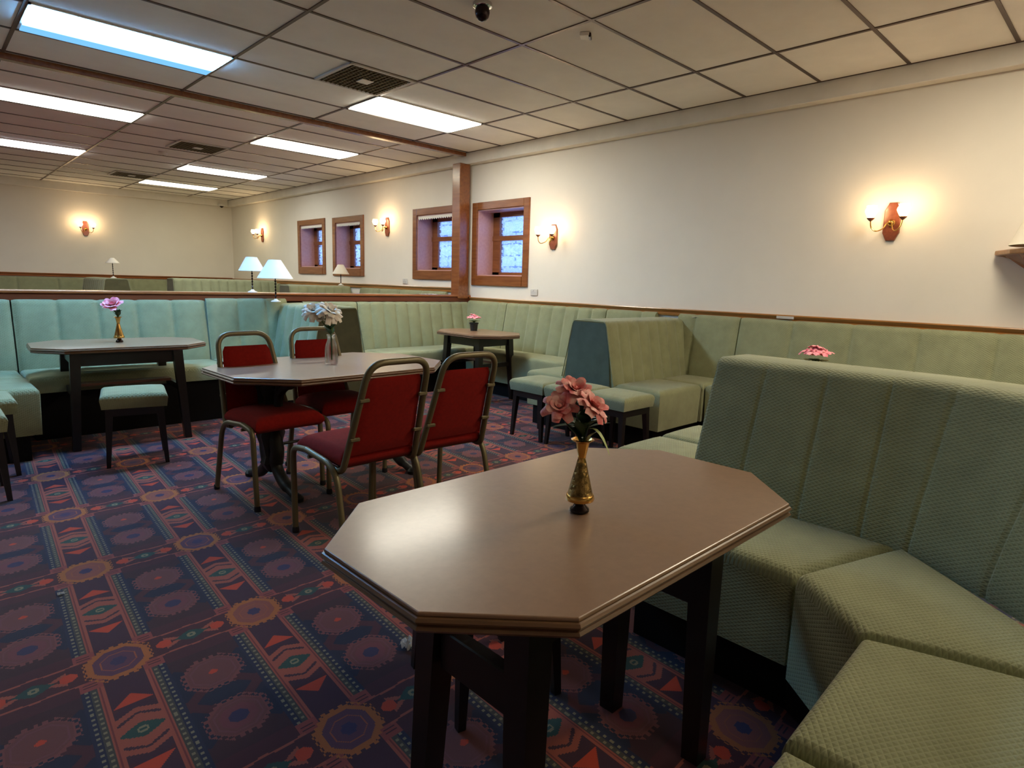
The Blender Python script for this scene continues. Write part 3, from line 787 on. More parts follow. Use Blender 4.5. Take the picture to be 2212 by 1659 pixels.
def divider(name, label, end, axis, L, zs=.48, ztop=.985, hb=.27, ht=.165, seats=(1, 1), seat_len=None, depth=.43, skirt=.17, panel='fabric_plain', ribs=.15, grp='booth dividers', z0=0, face='fabric'):
    """double-sided booth back. end: free end (plan), axis: unit vector away from the free end"""
    t = thing(name, label, 'seating', (0, 0, 0), 0, grp)
    E, Ax = Vector((end[0], end[1], 0)), Vector((axis[0], axis[1], 0)); N = Vector((-Ax.y, Ax.x, 0))
    n = max(1, round(L/ribs)); seams = [L*k/n for k in range(n+1)]
    path, _ = straight(E, E+Ax*L, seams)
    rr = .05
    half = [(hb, zs-.05), (hb, zs), (hb-(hb-ht)*.5, zs+(ztop-zs)*.5), (hb-(hb-ht)*.9, ztop-rr)]
    for k in range(1, 5):
        a = PI/2*k/4; half.append((ht - rr*(1-math.cos(a)) + .01*(1-k/4), ztop-rr+rr*math.sin(a)))
    prof = half + [(0, ztop+.006)] + [(-o, z) for o, z in half[::-1]]
    # channels on both faces
    s = [0]
    for i in range(1, len(path)): s.append(s[-1] + (path[i]-path[i-1]).length)
    ps = [0]
    for i in range(1, len(prof)): ps.append(ps[-1] + math.hypot(prof[i][0]-prof[i-1][0], prof[i][1]-prof[i-1][1]))
    rows, uvs = [], []
    for i, p in enumerate(path):
        d = min(abs(s[i]-q) for q in seams); row, ur = [], []
        for j, (o, z) in enumerate(prof):
            fade = min(1, max(0, (ztop-z)/.05)); k = (.012*math.exp(-(d/.02)**2)*(.3+.7*fade) - .007*(1-math.exp(-(d/.045)**2))*fade)
            sg = 1 if o > 0 else -1 if o < 0 else 0
            q = p + N*(o - sg*k); row.append((q.x, q.y, z - (k*.5 if fade == 0 else 0))); ur.append((s[i], ps[j]))
        rows.append(row); uvs.append(ur)
    bm = BM(); V = grid_mesh(bm, rows, uvs); bm.faces.new(V[0]); bm.faces.new(V[-1][::-1])
    for i in range(len(V)-1): bm.faces.new([V[i][-1], V[i][0], V[i+1][0], V[i+1][-1]])
    obj('backrest', bm, face, t, 60)
    # end panel
    bm = BM()
    loopo = [(o*.93, z if z > zs else zs-.30) for o, z in prof[1:-1]]; loopo = [(o, min(z, ztop-.018)) for o, z in loopo]
    va = [bm.verts.new(E + N*o + Vector((0, 0, z)) - Ax*.014) for o, z in loopo]; vb = [bm.verts.new(E + N*o + Vector((0, 0, z)) + Ax*.01) for o, z in loopo]
    for i in range(len(va)): bm.faces.new([va[i], va[(i+1) % len(va)], vb[(i+1) % len(va)], vb[i]])
    bm.faces.new(va); bm.faces.new(vb[::-1]); obj('end_panel', bm, panel, t, uv=True)
    bm = BM(); tube(bm, [E + N*o*.97 + Vector((0, 0, min(z, ztop-.008))) - Ax*.012 for o, z in prof[1:-1]], .0055, 8); obj('piping', bm, 'fabric', t, True, uv=True)
    for sgn, on in zip((1, -1), seats):
        if not on: continue
        sl = seat_len or L
        p = E + N*sgn*(hb-.01); q = p + Ax*sl
        bm = BM(); cushion(bm, [p, q, q+N*sgn*depth, p+N*sgn*depth], zs, skirt, .035, under=.01); obj('seat', bm, 'fabric', t, 50)
    w_ = hb + depth - .07
    lo = E + Ax*.03 - N*(w_ if seats[1] else hb); hi = E + Ax*.03 + N*(w_ if seats[0] else hb)
    e2 = Ax*(L-.03)
    bm = BM(); prism(bm, [(lo.x, lo.y), (lo.x+e2.x, lo.y+e2.y), (hi.x+e2.x, hi.y+e2.y), (hi.x, hi.y)], z0, skirt-.001); obj('plinth', bm, 'base', t)
    return t

bench('wall_bench', 'sage green wall bench under the window wall, in the booth behind the nearest divider', 'bench', (5.035, -.2), (5.035, 2.47), (-1, 0), depth=.42, ribs=.42)
bench('wall_bench', 'ribbed sage green bench below the nearest window, in the far right booth', 'bench', (5.035, 3.92), (5.035, 5.40), (-1, 0), depth=.41, ribs=.185, skirt=.16)
divider('booth_divider', 'double-sided green booth back with blue-green end panel, centre right', (3.98, 3.19), (1, 0), 1.16, zs=.48, ztop=.975, hb=.28, ht=.175, seat_len=.6)
# wall bench pieces behind the divider's seats (corner seats)
bench('wall_bench', 'plain corner seat where the centre right divider meets the window wall, near side', 'bench', (5.035, 2.48), (5.035, 2.90), (-1, 0), depth=.44, ribs=.42, skirt=.17, ext=(0, .17))
bench('wall_bench', 'plain corner seat where the centre right divider meets the window wall, far side', 'bench', (5.035, 3.49), (5.035, 3.91), (-1, 0), depth=.44, ribs=.42, skirt=.17, ext=(.17, 0))
# partition benches
bench('wall_bench', 'pale ribbed bench against the half wall, right of the blue booth back', 'bench', (5.03, 6.02), (3.55, 6.02), (0, -1), depth=.46, ztop=1.0, ribs=.165, skirt=None, ext=(.10, 0))
bench('wall_bench', 'green corner bench section where half wall meets window wall', 'bench', (5.035, 5.41), (5.035, 5.55), (-1, 0), depth=.40, ribs=.5, skirt=.17, ext=(0, .56))
bench('wall_bench', 'narrow pale bench section in the corner right of the blue booth back', 'bench', (3.54, 6.02), (3.12, 6.02), (0, -1), depth=.46, ztop=1.0, ribs=.42, skirt=None, ext=(0, .2))
divider('booth_divider', 'blue-lit booth back jutting from the half wall, with dark end panel', (2.82, 5.20), (0, 1), .84, zs=.48, ztop=.99, hb=.28, ht=.185, panel='fabric_olive', ribs=.17, seat_len=.42)
bench('wall_bench', 'long blue-green bench with wide ribs against the half wall at left', 'bench', (1.96, 6.02), (.56, 6.02), (0, -1), depth=.50, ztop=1.015, ribs=.29, skirt=None)
bench('wall_bench', 'plain blue-green corner bench section left of the blue booth back', 'bench', (2.53, 6.02), (1.97, 6.02), (0, -1), depth=.46, ztop=1.03, ribs=.25, skirt=.2, lean=.07, ext=(.2, 0))
bench('wall_bench', 'blue-green corner bench section at the left picture edge', 'bench', (.55, 6.02), (-.02, 6.02), (0, -1), depth=.46, ztop=1.015, ribs=.29, skirt=.2)
bench('corner_bench', 'pale blue-green seat end at the left edge with a square front', 'bench', (.06, 5.0), (.06, 5.55), (1, 0), depth=.50, ribs=.3, skirt=.17, ztop=1.0, lean=.02, thick=.06)

# near booth: straight section, corner wedge and side section sharing one curved back
t = thing('corner_booth', 'large dark green quilted booth bench filling the right foreground', 'bench', (0, 0, 0))
ctrl = [(2.15, 1.19), (2.15, .98), (2.15, .78), (2.15, .58), (2.145, .46), (2.10, .33), (2.03, .22), (1.93, .10), (1.80, -.01), (1.62, -.10), (1.40, -.13), (1.10, -.14)]
pp = smooth_path([(x, y, 0) for x, y in ctrl], 36)
nn = []
for i in range(len(pp)):
    tt = (pp[min(i+1, len(pp)-1)]-pp[max(i-1, 0)]).normalized(); nn.append(Vector((-tt.y, tt.x, 0)))
sl = [0]
for i in range(1, len(pp)): sl.append(sl[-1]+(pp[i]-pp[i-1]).length)
bm = BM(); prof = back_profile(.48, .985, .15, .40, .05)
sweep_back(bm, pp, nn, prof, [.0, .20, .42, .62, .76, 1.0, 1.24, 1.48], depth=.006, wid=.006, bulge=.001)
obj('backrest', bm, 'fabric', t, 60)
bm = BM(); cushion(bm, [(1.70, 1.19), (1.695, .595), (2.15, .455), (2.15, 1.19)], .48, .2, .04, .006); obj('seat', bm, 'fabric', t, 50)
bm = BM(); cushion(bm, [(1.685, .585), (1.50, .375), (1.66, -.10), (2.15, .45)], .485, .17, .035, .010); obj('seat', bm, 'fabric', t, 50)
bm = BM(); cushion(bm, [(1.49, .365), (1.03, .35), (1.03, -.12), (1.65, -.12)], .485, .36, .03, .010); obj('seat', bm, 'fabric', t, 50)
bm = BM(); cushion(bm, [(1.02, .345), (.55, .34), (.55, -.12), (1.02, -.12)], .48, .36, .03, .010); obj('seat', bm, 'fabric', t, 50)
bm = BM(); prism(bm, [(1.80, 1.17), (1.80, .62), (1.60, .30), (.57, .26), (.57, -.12), (1.7, -.12), (2.5, .35), (2.5, 1.17)], 0, .165); obj('plinth', bm, 'base', t)

# stools
def stool_proto(name='booth_stool', w=.38, d=.38, leg=.30):
    t = thing(name, '', 'stool', (0, 0, 0), 0, 'low upholstered stools')
    bm = BM(); cushion(bm, [(-w/2, -d/2), (w/2, -d/2), (w/2, d/2), (-w/2, d/2)], .475, .385, .03, .012, under=.012); obj('seat', bm, 'fabric', t, 50)
    bm = BM(); box(bm, -w/2+.025, w/2-.025, -d/2+.025, d/2-.025, .335, .384); obj('seat_frame', bm, 'darkwood', t)
    for sx in (-1, 1):
        for sy in (-1, 1):
            bm = BM(); taper_leg(bm, (sx*(w/2-.045), sy*(d/2-.045), .34), (sx*(w/2-.025), sy*(d/2-.025), 0), .020, .012); obj('leg', bm, 'darkwood', t)
    return t
sp0 = stool_proto()
stools = [((3.70, 3.445), 0, 'pale green stool against the blue-green end panel, farthest of the three'),
          ((3.70, 3.055), 0, 'pale green stool against the blue-green end panel, middle of the three'),
          ((3.70, 2.665), 0, 'pale green stool against the blue-green end panel, nearest of the three'),
          ((2.62, 1.56), 0, 'pale green stool behind the front table, left of the two beside the booth back'),
          ((3.04, 1.57), 0, 'pale green stool behind the front table, partly hidden by the booth back'),
          ((1.02, 4.66), math.radians(-12), 'low blue-green stool tucked under the table at left'),
          ((.22, 4.86), 0, 'blue-green stool at the left picture edge, farther of the two'),
          ((.13, 4.36), 0, 'blue-green stool cut by the left picture edge, nearer of the two'),
          ((1.21, 1.33), math.radians(-13), 'dark-legged stool hidden beneath the front table top')]
for k, (p, rz, l) in enumerate(stools): place(sp0, k > 0, (p[0], p[1], 0), rz, l)

# far zone seating beyond the half wall
def fbench(*a, **k): return bench(*a, zs=.55, ztop=1.115, grp='benches beyond the half wall', **k)
fbench('wall_bench', 'dark green bench under the rail of the far end wall', 'bench', (5.0, 14.05), (.2, 14.05), (0, -1), ribs=.6)
fbench('wall_bench', 'dark green bench beyond the half wall, under the window beside the post', 'bench', (5.035, 6.6), (5.035, 8.20), (-1, 0), ribs=.6, ext=(0, .55))
fbench('wall_bench', 'dark green bench beyond the half wall, under the far pair of windows', 'bench', (5.035, 9.70), (5.035, 10.85), (-1, 0), ribs=.6, ext=(.55, .55))
fbench('wall_bench', 'dark green bench beyond the half wall, in the far corner of the room', 'bench', (5.035, 12.35), (5.035, 13.5), (-1, 0), ribs=.6, ext=(.55, 0))
divider('booth_divider', 'pale green booth back jutting from the window wall before the far windows', (4.0, 8.95), (1, 0), .98, zs=.55, ztop=1.13, grp='booth backs beyond the half wall', panel='fabric_olive')
divider('booth_divider', 'pale booth back beyond the half wall, left of the far room corner', (3.2, 11.6), (1, 0), 1.75, zs=.55, ztop=1.165, grp='booth backs beyond the half wall', panel='fabric_olive')
divider('booth_divider', 'grey-green booth back behind the ledge at left with the small lamp', (2.47, 11.9), (0, 1), 1.66, zs=.55, ztop=1.135, grp='booth backs beyond the half wall', panel='fabric_olive')

# ================================================================== TABLES
def octagon(L, W, c):
    a, b = L/2, W/2
    return [(-a+c, -b), (a-c, -b), (a, -b+c), (a, b-c), (a-c, b), (-a+c, b), (-a, b-c), (-a, -b+c)]
def tabletop(t, L, W, c, z=.72):
    bm = BM(); prism(bm, octagon(L, W, c), z-.006, z, .003)
    tp = obj('tabletop', bm, 'lam', t)
    # moulded edge: stacked double bead, each ring a full slab under the laminate
    bm = BM()
    prof = [(-.004, -.0065), (.004, -.009), (.007, -.014), (.004, -.019), (-.002, -.021), (.003, -.024), (.006, -.029), (.001, -.035), (-.016, -.040)]
    rings = []
    for o, dz in prof:
        k = o*.83
        rings.append([bm.verts.new((x, y, z+dz)) for x, y in octagon(L+2*o, W+2*o, c + o*(2-math.sqrt(2)))])
    for i in range(len(rings)-1):
        for j in range(8): bm.faces.new([rings[i][j], rings[i][(j+1) % 8], rings[i+1][(j+1) % 8], rings[i+1][j]])
    bm.faces.new(rings[0]); bm.faces.new(rings[-1][::-1])
    obj('moulded_edge', bm, 'edge', tp)
def pub_table(label, loc, rz, L=1.2, W=.69, c=.19, ix=.23, iy=.13, grp='octagonal tables with dark legs', shelf=True, splay=.035, fx=0, fy=0, hw=None):
    t = thing('dining_table', label, 'table', loc, rz, grp)
    tabletop(t, L, W, c)
    X0, Y0 = L/2-ix, (hw or W/2-iy)
    for sx in (-1, 1):
        for sy in (-1, 1):
            bm = BM(); taper_leg(bm, (fx+sx*X0, fy+sy*Y0, .678), (fx+sx*(X0+splay), fy+sy*(Y0+splay+(.04 if hw and sx < 0 < sy else 0)), 0), .032, .024); obj('leg', bm, 'darkwood', t)
    bm = BM()
    for sy in (-1, 1): box(bm, fx-X0+.03, fx+X0-.03, fy+sy*Y0-.012, fy+sy*Y0+.012, .59, .678)
    for sx in (-1, 1): box(bm, fx+sx*X0-.012, fx+sx*X0+.012, fy-Y0+.03, fy+Y0-.03, .59, .678)
    obj('apron', bm, 'darkwood', t)
    if shelf == 'rail':
        for sx in (-1, 1):
            bm = BM(); box(bm, fx+sx*X0-.016, fx+sx*X0+.016, fy-Y0+.02, fy+Y0-.02, .44, .53, .003, 1); obj('side_rail', bm, 'darkwood', t)
    elif shelf:
        for sx in (-1, 1):
            bm = BM(); box(bm, sx*(X0+.014)-.014, sx*(X0+.014)+.014, -Y0+.0, Y0-.0, .365, .41); obj('side_rail', bm, 'darkwood', t)
        bm = BM(); box(bm, -X0, X0, -.05, .05, .41, .43); obj('stretcher_board', bm, 'midwood', t)
    return t
pub_table('large octagonal brown table in the foreground holding the brass vase of coral roses', (1.145, .9215, 0), 0, 1.198, .687, .185, ix=.274, splay=.008, fx=-.065, fy=-.08, hw=.13, shelf='rail')
pub_table('octagonal table before the blue-green bench at left, with one pink rose', (1.12, 5.42, 0), math.radians(-3), 1.10, .70, .17, ix=.23, iy=.06)
pub_table('small octagonal table in the far right booth with the black flowerpot', (4.41, 5.07, 0), math.radians(90), 1.0, .66, .2, ix=.24, iy=.12)
pub_table('brown table hidden behind the nearest booth back, under the pink flowers', (3.85, 1.35, 0), math.radians(90), 1.1, .68, .17)

# mid table on cast iron pedestals
t = thing('dining_table', 'pale glossy octagonal table on cast iron pedestals among the red chairs', 'table', (1.865, 3.54, 0), math.radians(1.5))
tabletop(t, 1.38, .95, .25)
for sx in (-1, 1):
    x = sx*.40
    bm = BM()
    lathe(bm, [(.02, .10), (.035, .115), (.062, .16), (.046, .20), (.058, .26), (.078, .33), (.060, .40), (.038, .44), (.036, .55), (.05, .60), (.05, .66)], 14, (x, 0, 0), fn=lambda u, z: 1+.12*math.cos(u*2*PI*5))
    ped = obj('pedestal', bm, 'iron', t, True)
    for sy in (-1, 1):
        bm = BM(); tube(bm, smooth_path([(x, sy*.03, .36), (x, sy*.075, .25), (x, sy*.06, .15), (x, sy*.14, .075), (x, sy*.25, .035), (x, sy*.31, .02)], 6), [.040]*12+[.034]*10+[.026]*9, 10, flat=1)
        lathe(bm, [(.001, 0), (.034, .0), (.036, .02), (.02, .04), (.001, .045)], 12, (x, sy*.31, 0)); obj('foot', bm, 'iron', ped, True)
        bm = BM(); tube(bm, smooth_path([(x, sy*.02, .44), (x, sy*.10, .50), (x, sy*.12, .58), (x, sy*.20, .64), (x, sy*.27, .66)], 6), .026, 8)
        tube(bm, smooth_path([(x, sy*.03, .62), (x, sy*.08, .60), (x, sy*.10, .63), (x, sy*.07, .65)], 5), .010, 8); obj('scroll_arm', bm, 'iron', ped, True)
    bm = BM(); box(bm, x-.03, x+.03, -.30, .30, .655, .68, .004, 1); obj('top_bracket', bm, 'iron', ped)
bm = BM(); tube(bm, [(-.40, 0, .26), (.40, 0, .26)], .009, 8); obj('tie_rod', bm, 'iron', t, True)

# ================================================================== CHAIRS
def chair_proto():
    t = thing('banquet_chair', '', 'chair', (0, 0, 0), 0, 'red banquet chairs round the middle table')
    R = .0145
    for s in (-1, 1):
        bm = BM()
        tube(bm, round_poly([(s*.215, .235, 0), (s*.222, .225, .44), (s*.218, .10, .452)], .05), R, 10); obj('leg', bm, 'gold', t, True)
        bm = BM()
        tube(bm, round_poly([(s*.218, .10, .452), (s*.214, -.17, .425), (s*.225, -.27, 0)], .10, 8), R, 10); obj('leg', bm, 'gold', t, True)
        bm = BM(); lathe(bm, [(.017, 0), (.018, .012), (.016, .03)], 12, (s*.215, .235, 0)); obj('foot_cap', bm, 'blackpot', t, True)
        bm = BM(); lathe(bm, [(.017, 0), (.018, .012), (.016, .03)], 12, (s*.225, -.27, 0)); obj('foot_cap', bm, 'blackpot', t, True)
    bm = BM()
    pts = [(-.196, -.10, .408), (-.192, -.185, .40), (-.152, -.350, .905), (.152, -.350, .905), (.192, -.185, .40), (.196, -.10, .408)]
    P = round_poly(pts, .085, 9); tube(bm, P, R*1.05, 12, flat=1.0)
    fr = obj('back_frame', bm, 'gold', t, True)
    for s in (-1, 1):
        for z in (.56, .74):
            bm = BM(); y = -.185 - (z-.40)*.323; box(bm, s*(.180-(z-.4)*.08)-.024, s*(.180-(z-.4)*.08)+.024, y-.020, y-.004, z-.008, z+.008, .003, 1); obj('clip', bm, 'gold', fr)
    bm = BM(); tube(bm, [(-.218, .08, .42), (.218, .08, .42)], .009, 8); obj('cross_bar', bm, 'gold', t, True)
    bm = BM(); tube(bm, [(-.214, -.12, .405), (.214, -.12, .405)], .009, 8); obj('cross_bar', bm, 'gold', t, True)
    # seat cushion
    bm = BM(); cushion(bm, [(-.200, -.19), (.200, -.19), (.205, .225), (-.205, .225)], .487, .415, .045, .028, under=.03); o = obj('seat', bm, 'red', t, 60)
    # backrest pad
    rows = []; nx, nz = 13, 14
    for face in (0, 1):
        rr = []
        for j in range(nz):
            v = j/(nz-1); z = .475 + (.835-.475)*v; row = []
            for i in range(nx):
                u = 2*i/(nx-1)-1; x = u*(.172 - .032*v)
                if v > .9: x *= 1-.10*((v-.9)/.1)**2
                y = -.185 - (z-.40)*.323; th = .024*(1-abs(u)**4)**.5*(1-abs(2*v-1)**8)**.5
                row.append((x, y + (th if face else -th*.35) + .008, z))
            rr.append(row)
        rows.append(rr)
    bm = BM(); grid_mesh(bm, rows[0]); grid_mesh(bm, rows[1]); bmesh.ops.remove_doubles(bm, verts=bm.verts, dist=.0006); obj('backrest', bm, 'red', t, 60)
    return t
cp = chair_proto()
chairs = [((1.495, 2.585), math.radians(1), 'red banquet chair seen from behind, nearest the front table'),
          ((1.94, 2.60), math.radians(-3), 'red banquet chair seen from behind, right of its twin and facing the middle table'),
          ((1.445, 3.45), math.radians(183), 'red banquet chair on the far side of the middle table, left of the two'),
          ((1.94, 3.62), math.radians(178), 'red banquet chair on the far side of the middle table, behind the white flowers')]
for k, (p, rz, l) in enumerate(chairs): place(cp, k > 0, (p[0], p[1], 0), rz, l)

# ================================================================== FLOWERS AND VASES
def petal_grid(bm, c, ang, tilt, w_, h_, cup, base_r, curl=.25):
    """one cupped petal rising from centre c"""
    rows = []; n = 5
    d = Vector((math.cos(ang), math.sin(ang), 0)); s = Vector((-d.y, d.x, 0))
    for j in range(n):
        v = j/(n-1); row = []
        for i in range(n):
            u = 2*i/(n-1)-1
            ww = w_*(.35 + .65*math.sin(PI*min(1, v*.72+.12)))*(1-.15*v)
            a = tilt*v*(1+curl*v)
            out = base_r + h_*math.sin(a)*v; zz = h_*v*math.cos(a)
            p = c + d*(out - cup*u*u*(1-.4*v)) + s*u*ww + Vector((0, 0, zz - .08*h_*u*u))
            row.append(p)
        rows.append(row)
    V = [[bm.verts.new(p) for p in r] for r in rows]
    for i in range(n-1):
        for j in range(n-1): bm.faces.new([V[i][j], V[i][j+1], V[i+1][j+1], V[i+1][j]])
def bloom(parent, c, R, mat, name='bloom', lean=(0, 0), seed=0, rings=((3, .08, .50), (5, .22, .72), (6, .42, .90), (7, .68, 1.0), (7, 1.05, .98))):
    rnd = random.Random(seed); bm = BM(); c = Vector(c)
    for k, (n, tilt, sz) in enumerate(rings):
        for i in range(n):
            petal_grid(bm, Vector((0, 0, -R*.45)), 2*PI*i/n + k*.7 + rnd.uniform(-.15, .15), tilt*rnd.uniform(.85, 1.15), R*.42*sz+R*.12, R*(1.05+.05*k)*sz+R*.15, R*.16, R*.05*(k+1))
    lathe(bm, [(.001, -R*.55), (R*.22, -R*.45), (R*.3, -R*.2), (R*.2, R*.2), (.001, R*.35)], 10)
    M_ = Matrix.Translation(c) @ Matrix.Rotation(lean[0], 4, 'X') @ Matrix.Rotation(lean[1], 4, 'Y')
    bmesh.ops.transform(bm, matrix=M_, verts=bm.verts)
    return obj(name, bm, mat, parent, True)
def leaf(bm, p, d, L, w_, droop=.3):
    p, d = Vector(p), Vector(d).normalized(); s = d.cross(Vector((0, 0, 1))); s = s.normalized() if s.length > .05 else Vector((1, 0, 0))
    rows = []
    for j in range(7):
        v = j/6; ww = w_*math.sin(PI*min(.98, v*.9+.06))
        q = p + d*L*v - Vector((0, 0, droop*L*v*v)); rows.append([q - s*ww + Vector((0, 0, ww*.35)), q, q + s*ww + Vector((0, 0, ww*.35))])
    V = [[bm.verts.new(x) for x in r] for r in rows]
    for i in range(6):
        for j in range(2): bm.faces.new([V[i][j], V[i][j+1], V[i+1][j+1], V[i+1][j]])

# brass vase of coral roses on the front table
def brass_vase(label, loc, k=1.0, matbody='brass_eng'):
    t = thing('flower_vase', label, 'vase', loc, 0)
    bm = BM(); lathe(bm, [(.026*k, 0), (.031*k, .004*k), (.030*k, .012*k), (.018*k, .024*k), (.016*k, .034*k), (.02*k, .038*k)], 28); obj('foot', bm, 'darkmetal', t, True)
    bm = BM(); lathe(bm, [(.020*k, .036*k), (.042*k, .040*k), (.0435*k, .046*k), (.041*k, .056*k), (.039*k, .060*k), (.017*k, .150*k), (.0145*k, .162*k)], 32); obj('body', bm, [matbody], t, True)
    bm = BM(); lathe(bm, [(.0432*k, .0395*k), (.0450*k, .046*k), (.0425*k, .057*k), (.0408*k, .059*k)], 32); obj('band', bm, 'brass', t, True); bm = BM(); lathe(bm, [(.0150*k, .160*k), (.0118*k, .172*k), (.0130*k, .178*k)], 28); obj('band', bm, 'brass', t, True)
    bm = BM(); lathe(bm, [(.0118*k, .176*k), (.016*k, .195*k), (.021*k, .222*k), (.034*k, .230*k), (.036*k, .232*k), (.030*k, .234*k), (.019*k, .222*k), (.010*k, .19*k)], 28, cap=False); obj('neck', bm, 'brass', t, True)
    return t
vx, vy = 1.098, .885
brass_vase('engraved brass vase with dark foot on the front table, holding coral roses', (vx, vy, .7205), .76)
t = thing('rose_bouquet', 'three coral pink silk roses with green leaves in the brass vase on the front table', 'flowers', (vx, vy, .890))
rv = Vector((math.cos(yaw), -math.sin(yaw), 0)); tv = -Vector((math.sin(yaw), math.cos(yaw), 0))
def rel(a, b, z): v = rv*a + tv*b; return (v.x, v.y, z)
bloom(t, rel(-.022, -.012, .122), .031, 'coral', seed=1, lean=(.5, -.2))
bloom(t, rel(-.058, .012, .086), .029, 'coral', seed=2, lean=(.6, -.7))
bloom(t, rel(.016, .018, .090), .033, 'coral', seed=3, lean=(.7, .2))
bm = BM()
for a, b, z in ((-.020, -.012, .105), (-.052, .01, .068), (.015, .015, .07)):
    tube(bm, smooth_path([(0, 0, -.09), rel(a*.1, b*.1, 0), rel(a*.7, b*.7, z*.6), rel(a, b, z)], 4), .0022, 6)
obj('stem', bm, 'leafdk', t, True)
bm = BM(); rnd = random.Random(5)
for i in range(24):
    an = rnd.uniform(0, 2*PI); el = rnd.uniform(.6, 2.2)
    leaf(bm, (rnd.uniform(-.006, .006), rnd.uniform(-.006, .006), rnd.uniform(.0, .05)), (math.cos(an), math.sin(an), el), rnd.uniform(.04, .066), rnd.uniform(.010, .014), .15)
leaf(bm, rel(.01, .0, .035), rel(1, 0, .35), .055, .009, .1); leaf(bm, rel(-.01, 0, .04), rel(-1, 0, .0), .065, .010, .1)
obj('leaves', bm, 'leafdk', t, True)
bm = BM(); leaf(bm, rel(.012, .01, .035), rel(.6, .3, .2), .055, .008, 1.3); obj('drooping_leaf', bm, 'bract', t, True)

# brass vase with pink rose on the left table
brass_vase('small tarnished brass vase on the table at left', (1.12, 5.44, .7205), .82, 'brass')
t = thing('single_rose', 'single pink rose in the small brass vase at left', 'flowers', (1.12, 5.44, .9))
bloom(t, rel(-.035, 0, .095), .060, 'pinkp', seed=9, lean=(.5, -.3), rings=((3, .05, .50), (5, .15, .72), (6, .3, .90), (7, .5, 1.0), (7, .75, .95)))
bm = BM(); tube(bm, smooth_path([(0, 0, -.07), (0, 0, .01), rel(-.02, 0, .05), rel(-.035, 0, .09)], 4), .003, 6); obj('stem', bm, 'leafdk', t, True)
bm = BM(); rnd = random.Random(6)
for i in range(10):
    an = rnd.uniform(0, 2*PI); leaf(bm, (0, 0, rnd.uniform(0, .03)), (math.cos(an), math.sin(an), 1.6), .06, .015, .1)
obj('leaves', bm, 'leafdk', t, True)

# milk bottle with white flowers on the middle table
bx, by_ = 1.845, 3.50
t = thing('glass_bottle', 'clear glass milk bottle on the middle table holding white flowers', 'bottle', (bx, by_, .7205))
bm = BM(); lathe(bm, [(.001, .003), (.036, .003), (.0385, .010), (.0385, .095), (.034, .125), (.024, .15), (.0215, .165), (.025, .172), (.025, .182), (.020, .184), (.0205, .165), (.030, .125), (.0345, .095), (.0345, .014), (.001, .012)], 32, cap=False); obj('body', bm, 'glass', t, True)
bm = BM(); lathe(bm, [(.0225, .176), (.0262, .178), (.0262, .186), (.0225, .188)], 28, cap=False); obj('lip', bm, 'glass', t, True)
t = thing('white_bouquet', 'two big cream white silk blooms in the milk bottle', 'flowers', (bx, by_, .90))
R6 = ((5, .1, .5), (7, .3, .75), (8, .6, .95), (9, .95, 1.0), (9, 1.4, .92))
bloom(t, rel(.0, 0, .150), .058, 'whitep', seed=11, lean=(.6, .2), rings=R6); bloom(t, rel(-.105, .0, .152), .048, 'whitep', seed=12, lean=(.6, -.3), rings=R6)
bloom(t, rel(-.065, .01, .095), .022, 'whitep', 'bud', seed=13)
bm = BM(); tube(bm, smooth_path([(0, 0, -.15), (0, 0, .0), rel(0, 0, .08), rel(.005, 0, .13)], 4), .003, 6); tube(bm, smooth_path([(0.004, 0, -.15), (0, 0, .0), rel(-.05, 0, .08), rel(-.095, 0, .13)], 4), .003, 6); obj('stem', bm, 'leaf', t, True)
bm = BM(); rnd = random.Random(8)
for i in range(22):
    an = rnd.uniform(0, 2*PI); leaf(bm, (rnd.uniform(-.01, .01), rnd.uniform(-.01, .01), rnd.uniform(.0, .06)), (math.cos(an), math.sin(an), rnd.uniform(.8, 2)), rnd.uniform(.05, .08), .014, .1)
obj('leaves', bm, 'leaf', t, True)

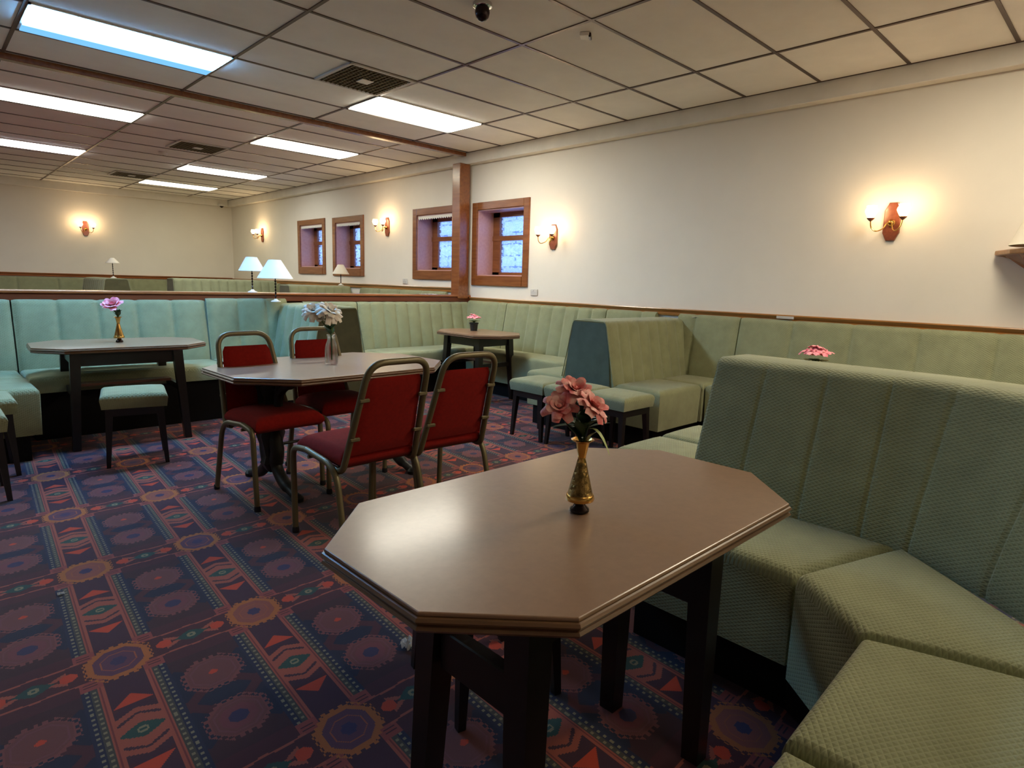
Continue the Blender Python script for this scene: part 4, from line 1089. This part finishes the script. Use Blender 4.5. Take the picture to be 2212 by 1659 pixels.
# small potted flowers
def potted(label, loc, k=1.0):
    t = thing('potted_flowers', label, 'potted plant', loc, 0, 'pink flowers in small pots')
    bm = BM(); lathe(bm, [(.038*k, 0), (.045*k, .07*k), (.052*k, .075*k), (.052*k, .09*k), (.044*k, .09*k), (.04*k, .08*k), (.001, .08*k)], 24); obj('pot', bm, 'blackpot', t, True)
    rnd = random.Random(21)
    for i in range(7):
        a = 2*PI*i/6; r = .045*k if i < 6 else 0
        bloom(t, (r*math.cos(a), r*math.sin(a), (.155+.02*(i == 6))*k), .036*k, 'pinkp', seed=30+i, rings=((4, .4, .5), (6, 1.0, 1.0)), lean=(.3*math.sin(a+PI), .3*math.cos(a)))
    bm = BM()
    for i in range(16):
        a = rnd.uniform(0, 2*PI); leaf(bm, (0, 0, .085*k), (math.cos(a), math.sin(a), 1.1), .06*k, .012*k, .3)
    obj('leaves', bm, 'leaf', t, True)
    bm = BM()
    for i in range(10):
        a = 2*PI*i/10; leaf(bm, (.02*k*math.cos(a), .02*k*math.sin(a), .10*k), (math.cos(a), math.sin(a), .35), .055*k, .010*k, .2)
    obj('pale_bracts', bm, 'bract', t, True)
    return t
potted('pink flowers in a small black pot on the far right table', (4.47, 5.22, .7205))
potted('pink flowers on the hidden table, just showing above the nearest booth back', (3.95, 1.40, .7205), 1.15)

# flowers on the far window sills
for y, z, s, l in ((9.05, 1.41, 41, 'small white flower spray on the sill of the third window'), (10.25, 1.43, 42, 'small white flower spray on the sill of the farthest window')):
    t = thing('sill_flowers', l, 'flowers', (XW+.16, y, z), 0, 'white flower sprays on the far sills')
    bm = BM(); lathe(bm, [(.03, 0), (.035, .05), (.02, .09), (.024, .1)], 18); obj('vase', bm, 'white', t, True)
    for i in range(4): bloom(t, (-.02+.02*(i % 2), (-.05+.035*i), .13+.025*(i % 2)+.02*(i == 3)), .04, 'whitep', seed=s+i, rings=((4, .4, .6), (6, 1.0, 1.0)))

# ---- loose paper
def crumple(name, label, pts_c, sx, sy, h, seed):
    rnd = random.Random(seed); n = 9; bm = BM(); V = []
    for i in range(n):
        V.append([bm.verts.new((pts_c[0] + sx*(i/(n-1)-.5), pts_c[1] + sy*(j/(n-1)-.5), pts_c[2] + h*rnd.random() + .001)) for j in range(n)])
    for i in range(n-1):
        for j in range(n-1): bm.faces.new([V[i][j], V[i+1][j], V[i+1][j+1], V[i][j+1]])
    bmesh.ops.solidify(bm, geom=bm.faces, thickness=.0008)
    tag(obj(name, bm, 'paper'), label, 'paper')
crumple('paper_tissue', 'crumpled white tissue on the carpet beside the front table leg', (1.135, 1.625, .003), .06, .045, .03, 3)
crumple('paper_scrap', 'tiny white scrap of paper lying alone on the patterned carpet at left', (.32, 2.81, .002), .022, .016, .008, 4)
crumple('paper_sheet', 'loose white sheet lying on the timber ledge beside the post', (4.62, 6.25, 1.086), .22, .15, .008, 5)
crumple('paper_napkin', 'pale folded paper on top of the bench back by the orange rail', (5.15, 2.95, .99), .05, .18, .01, 6)
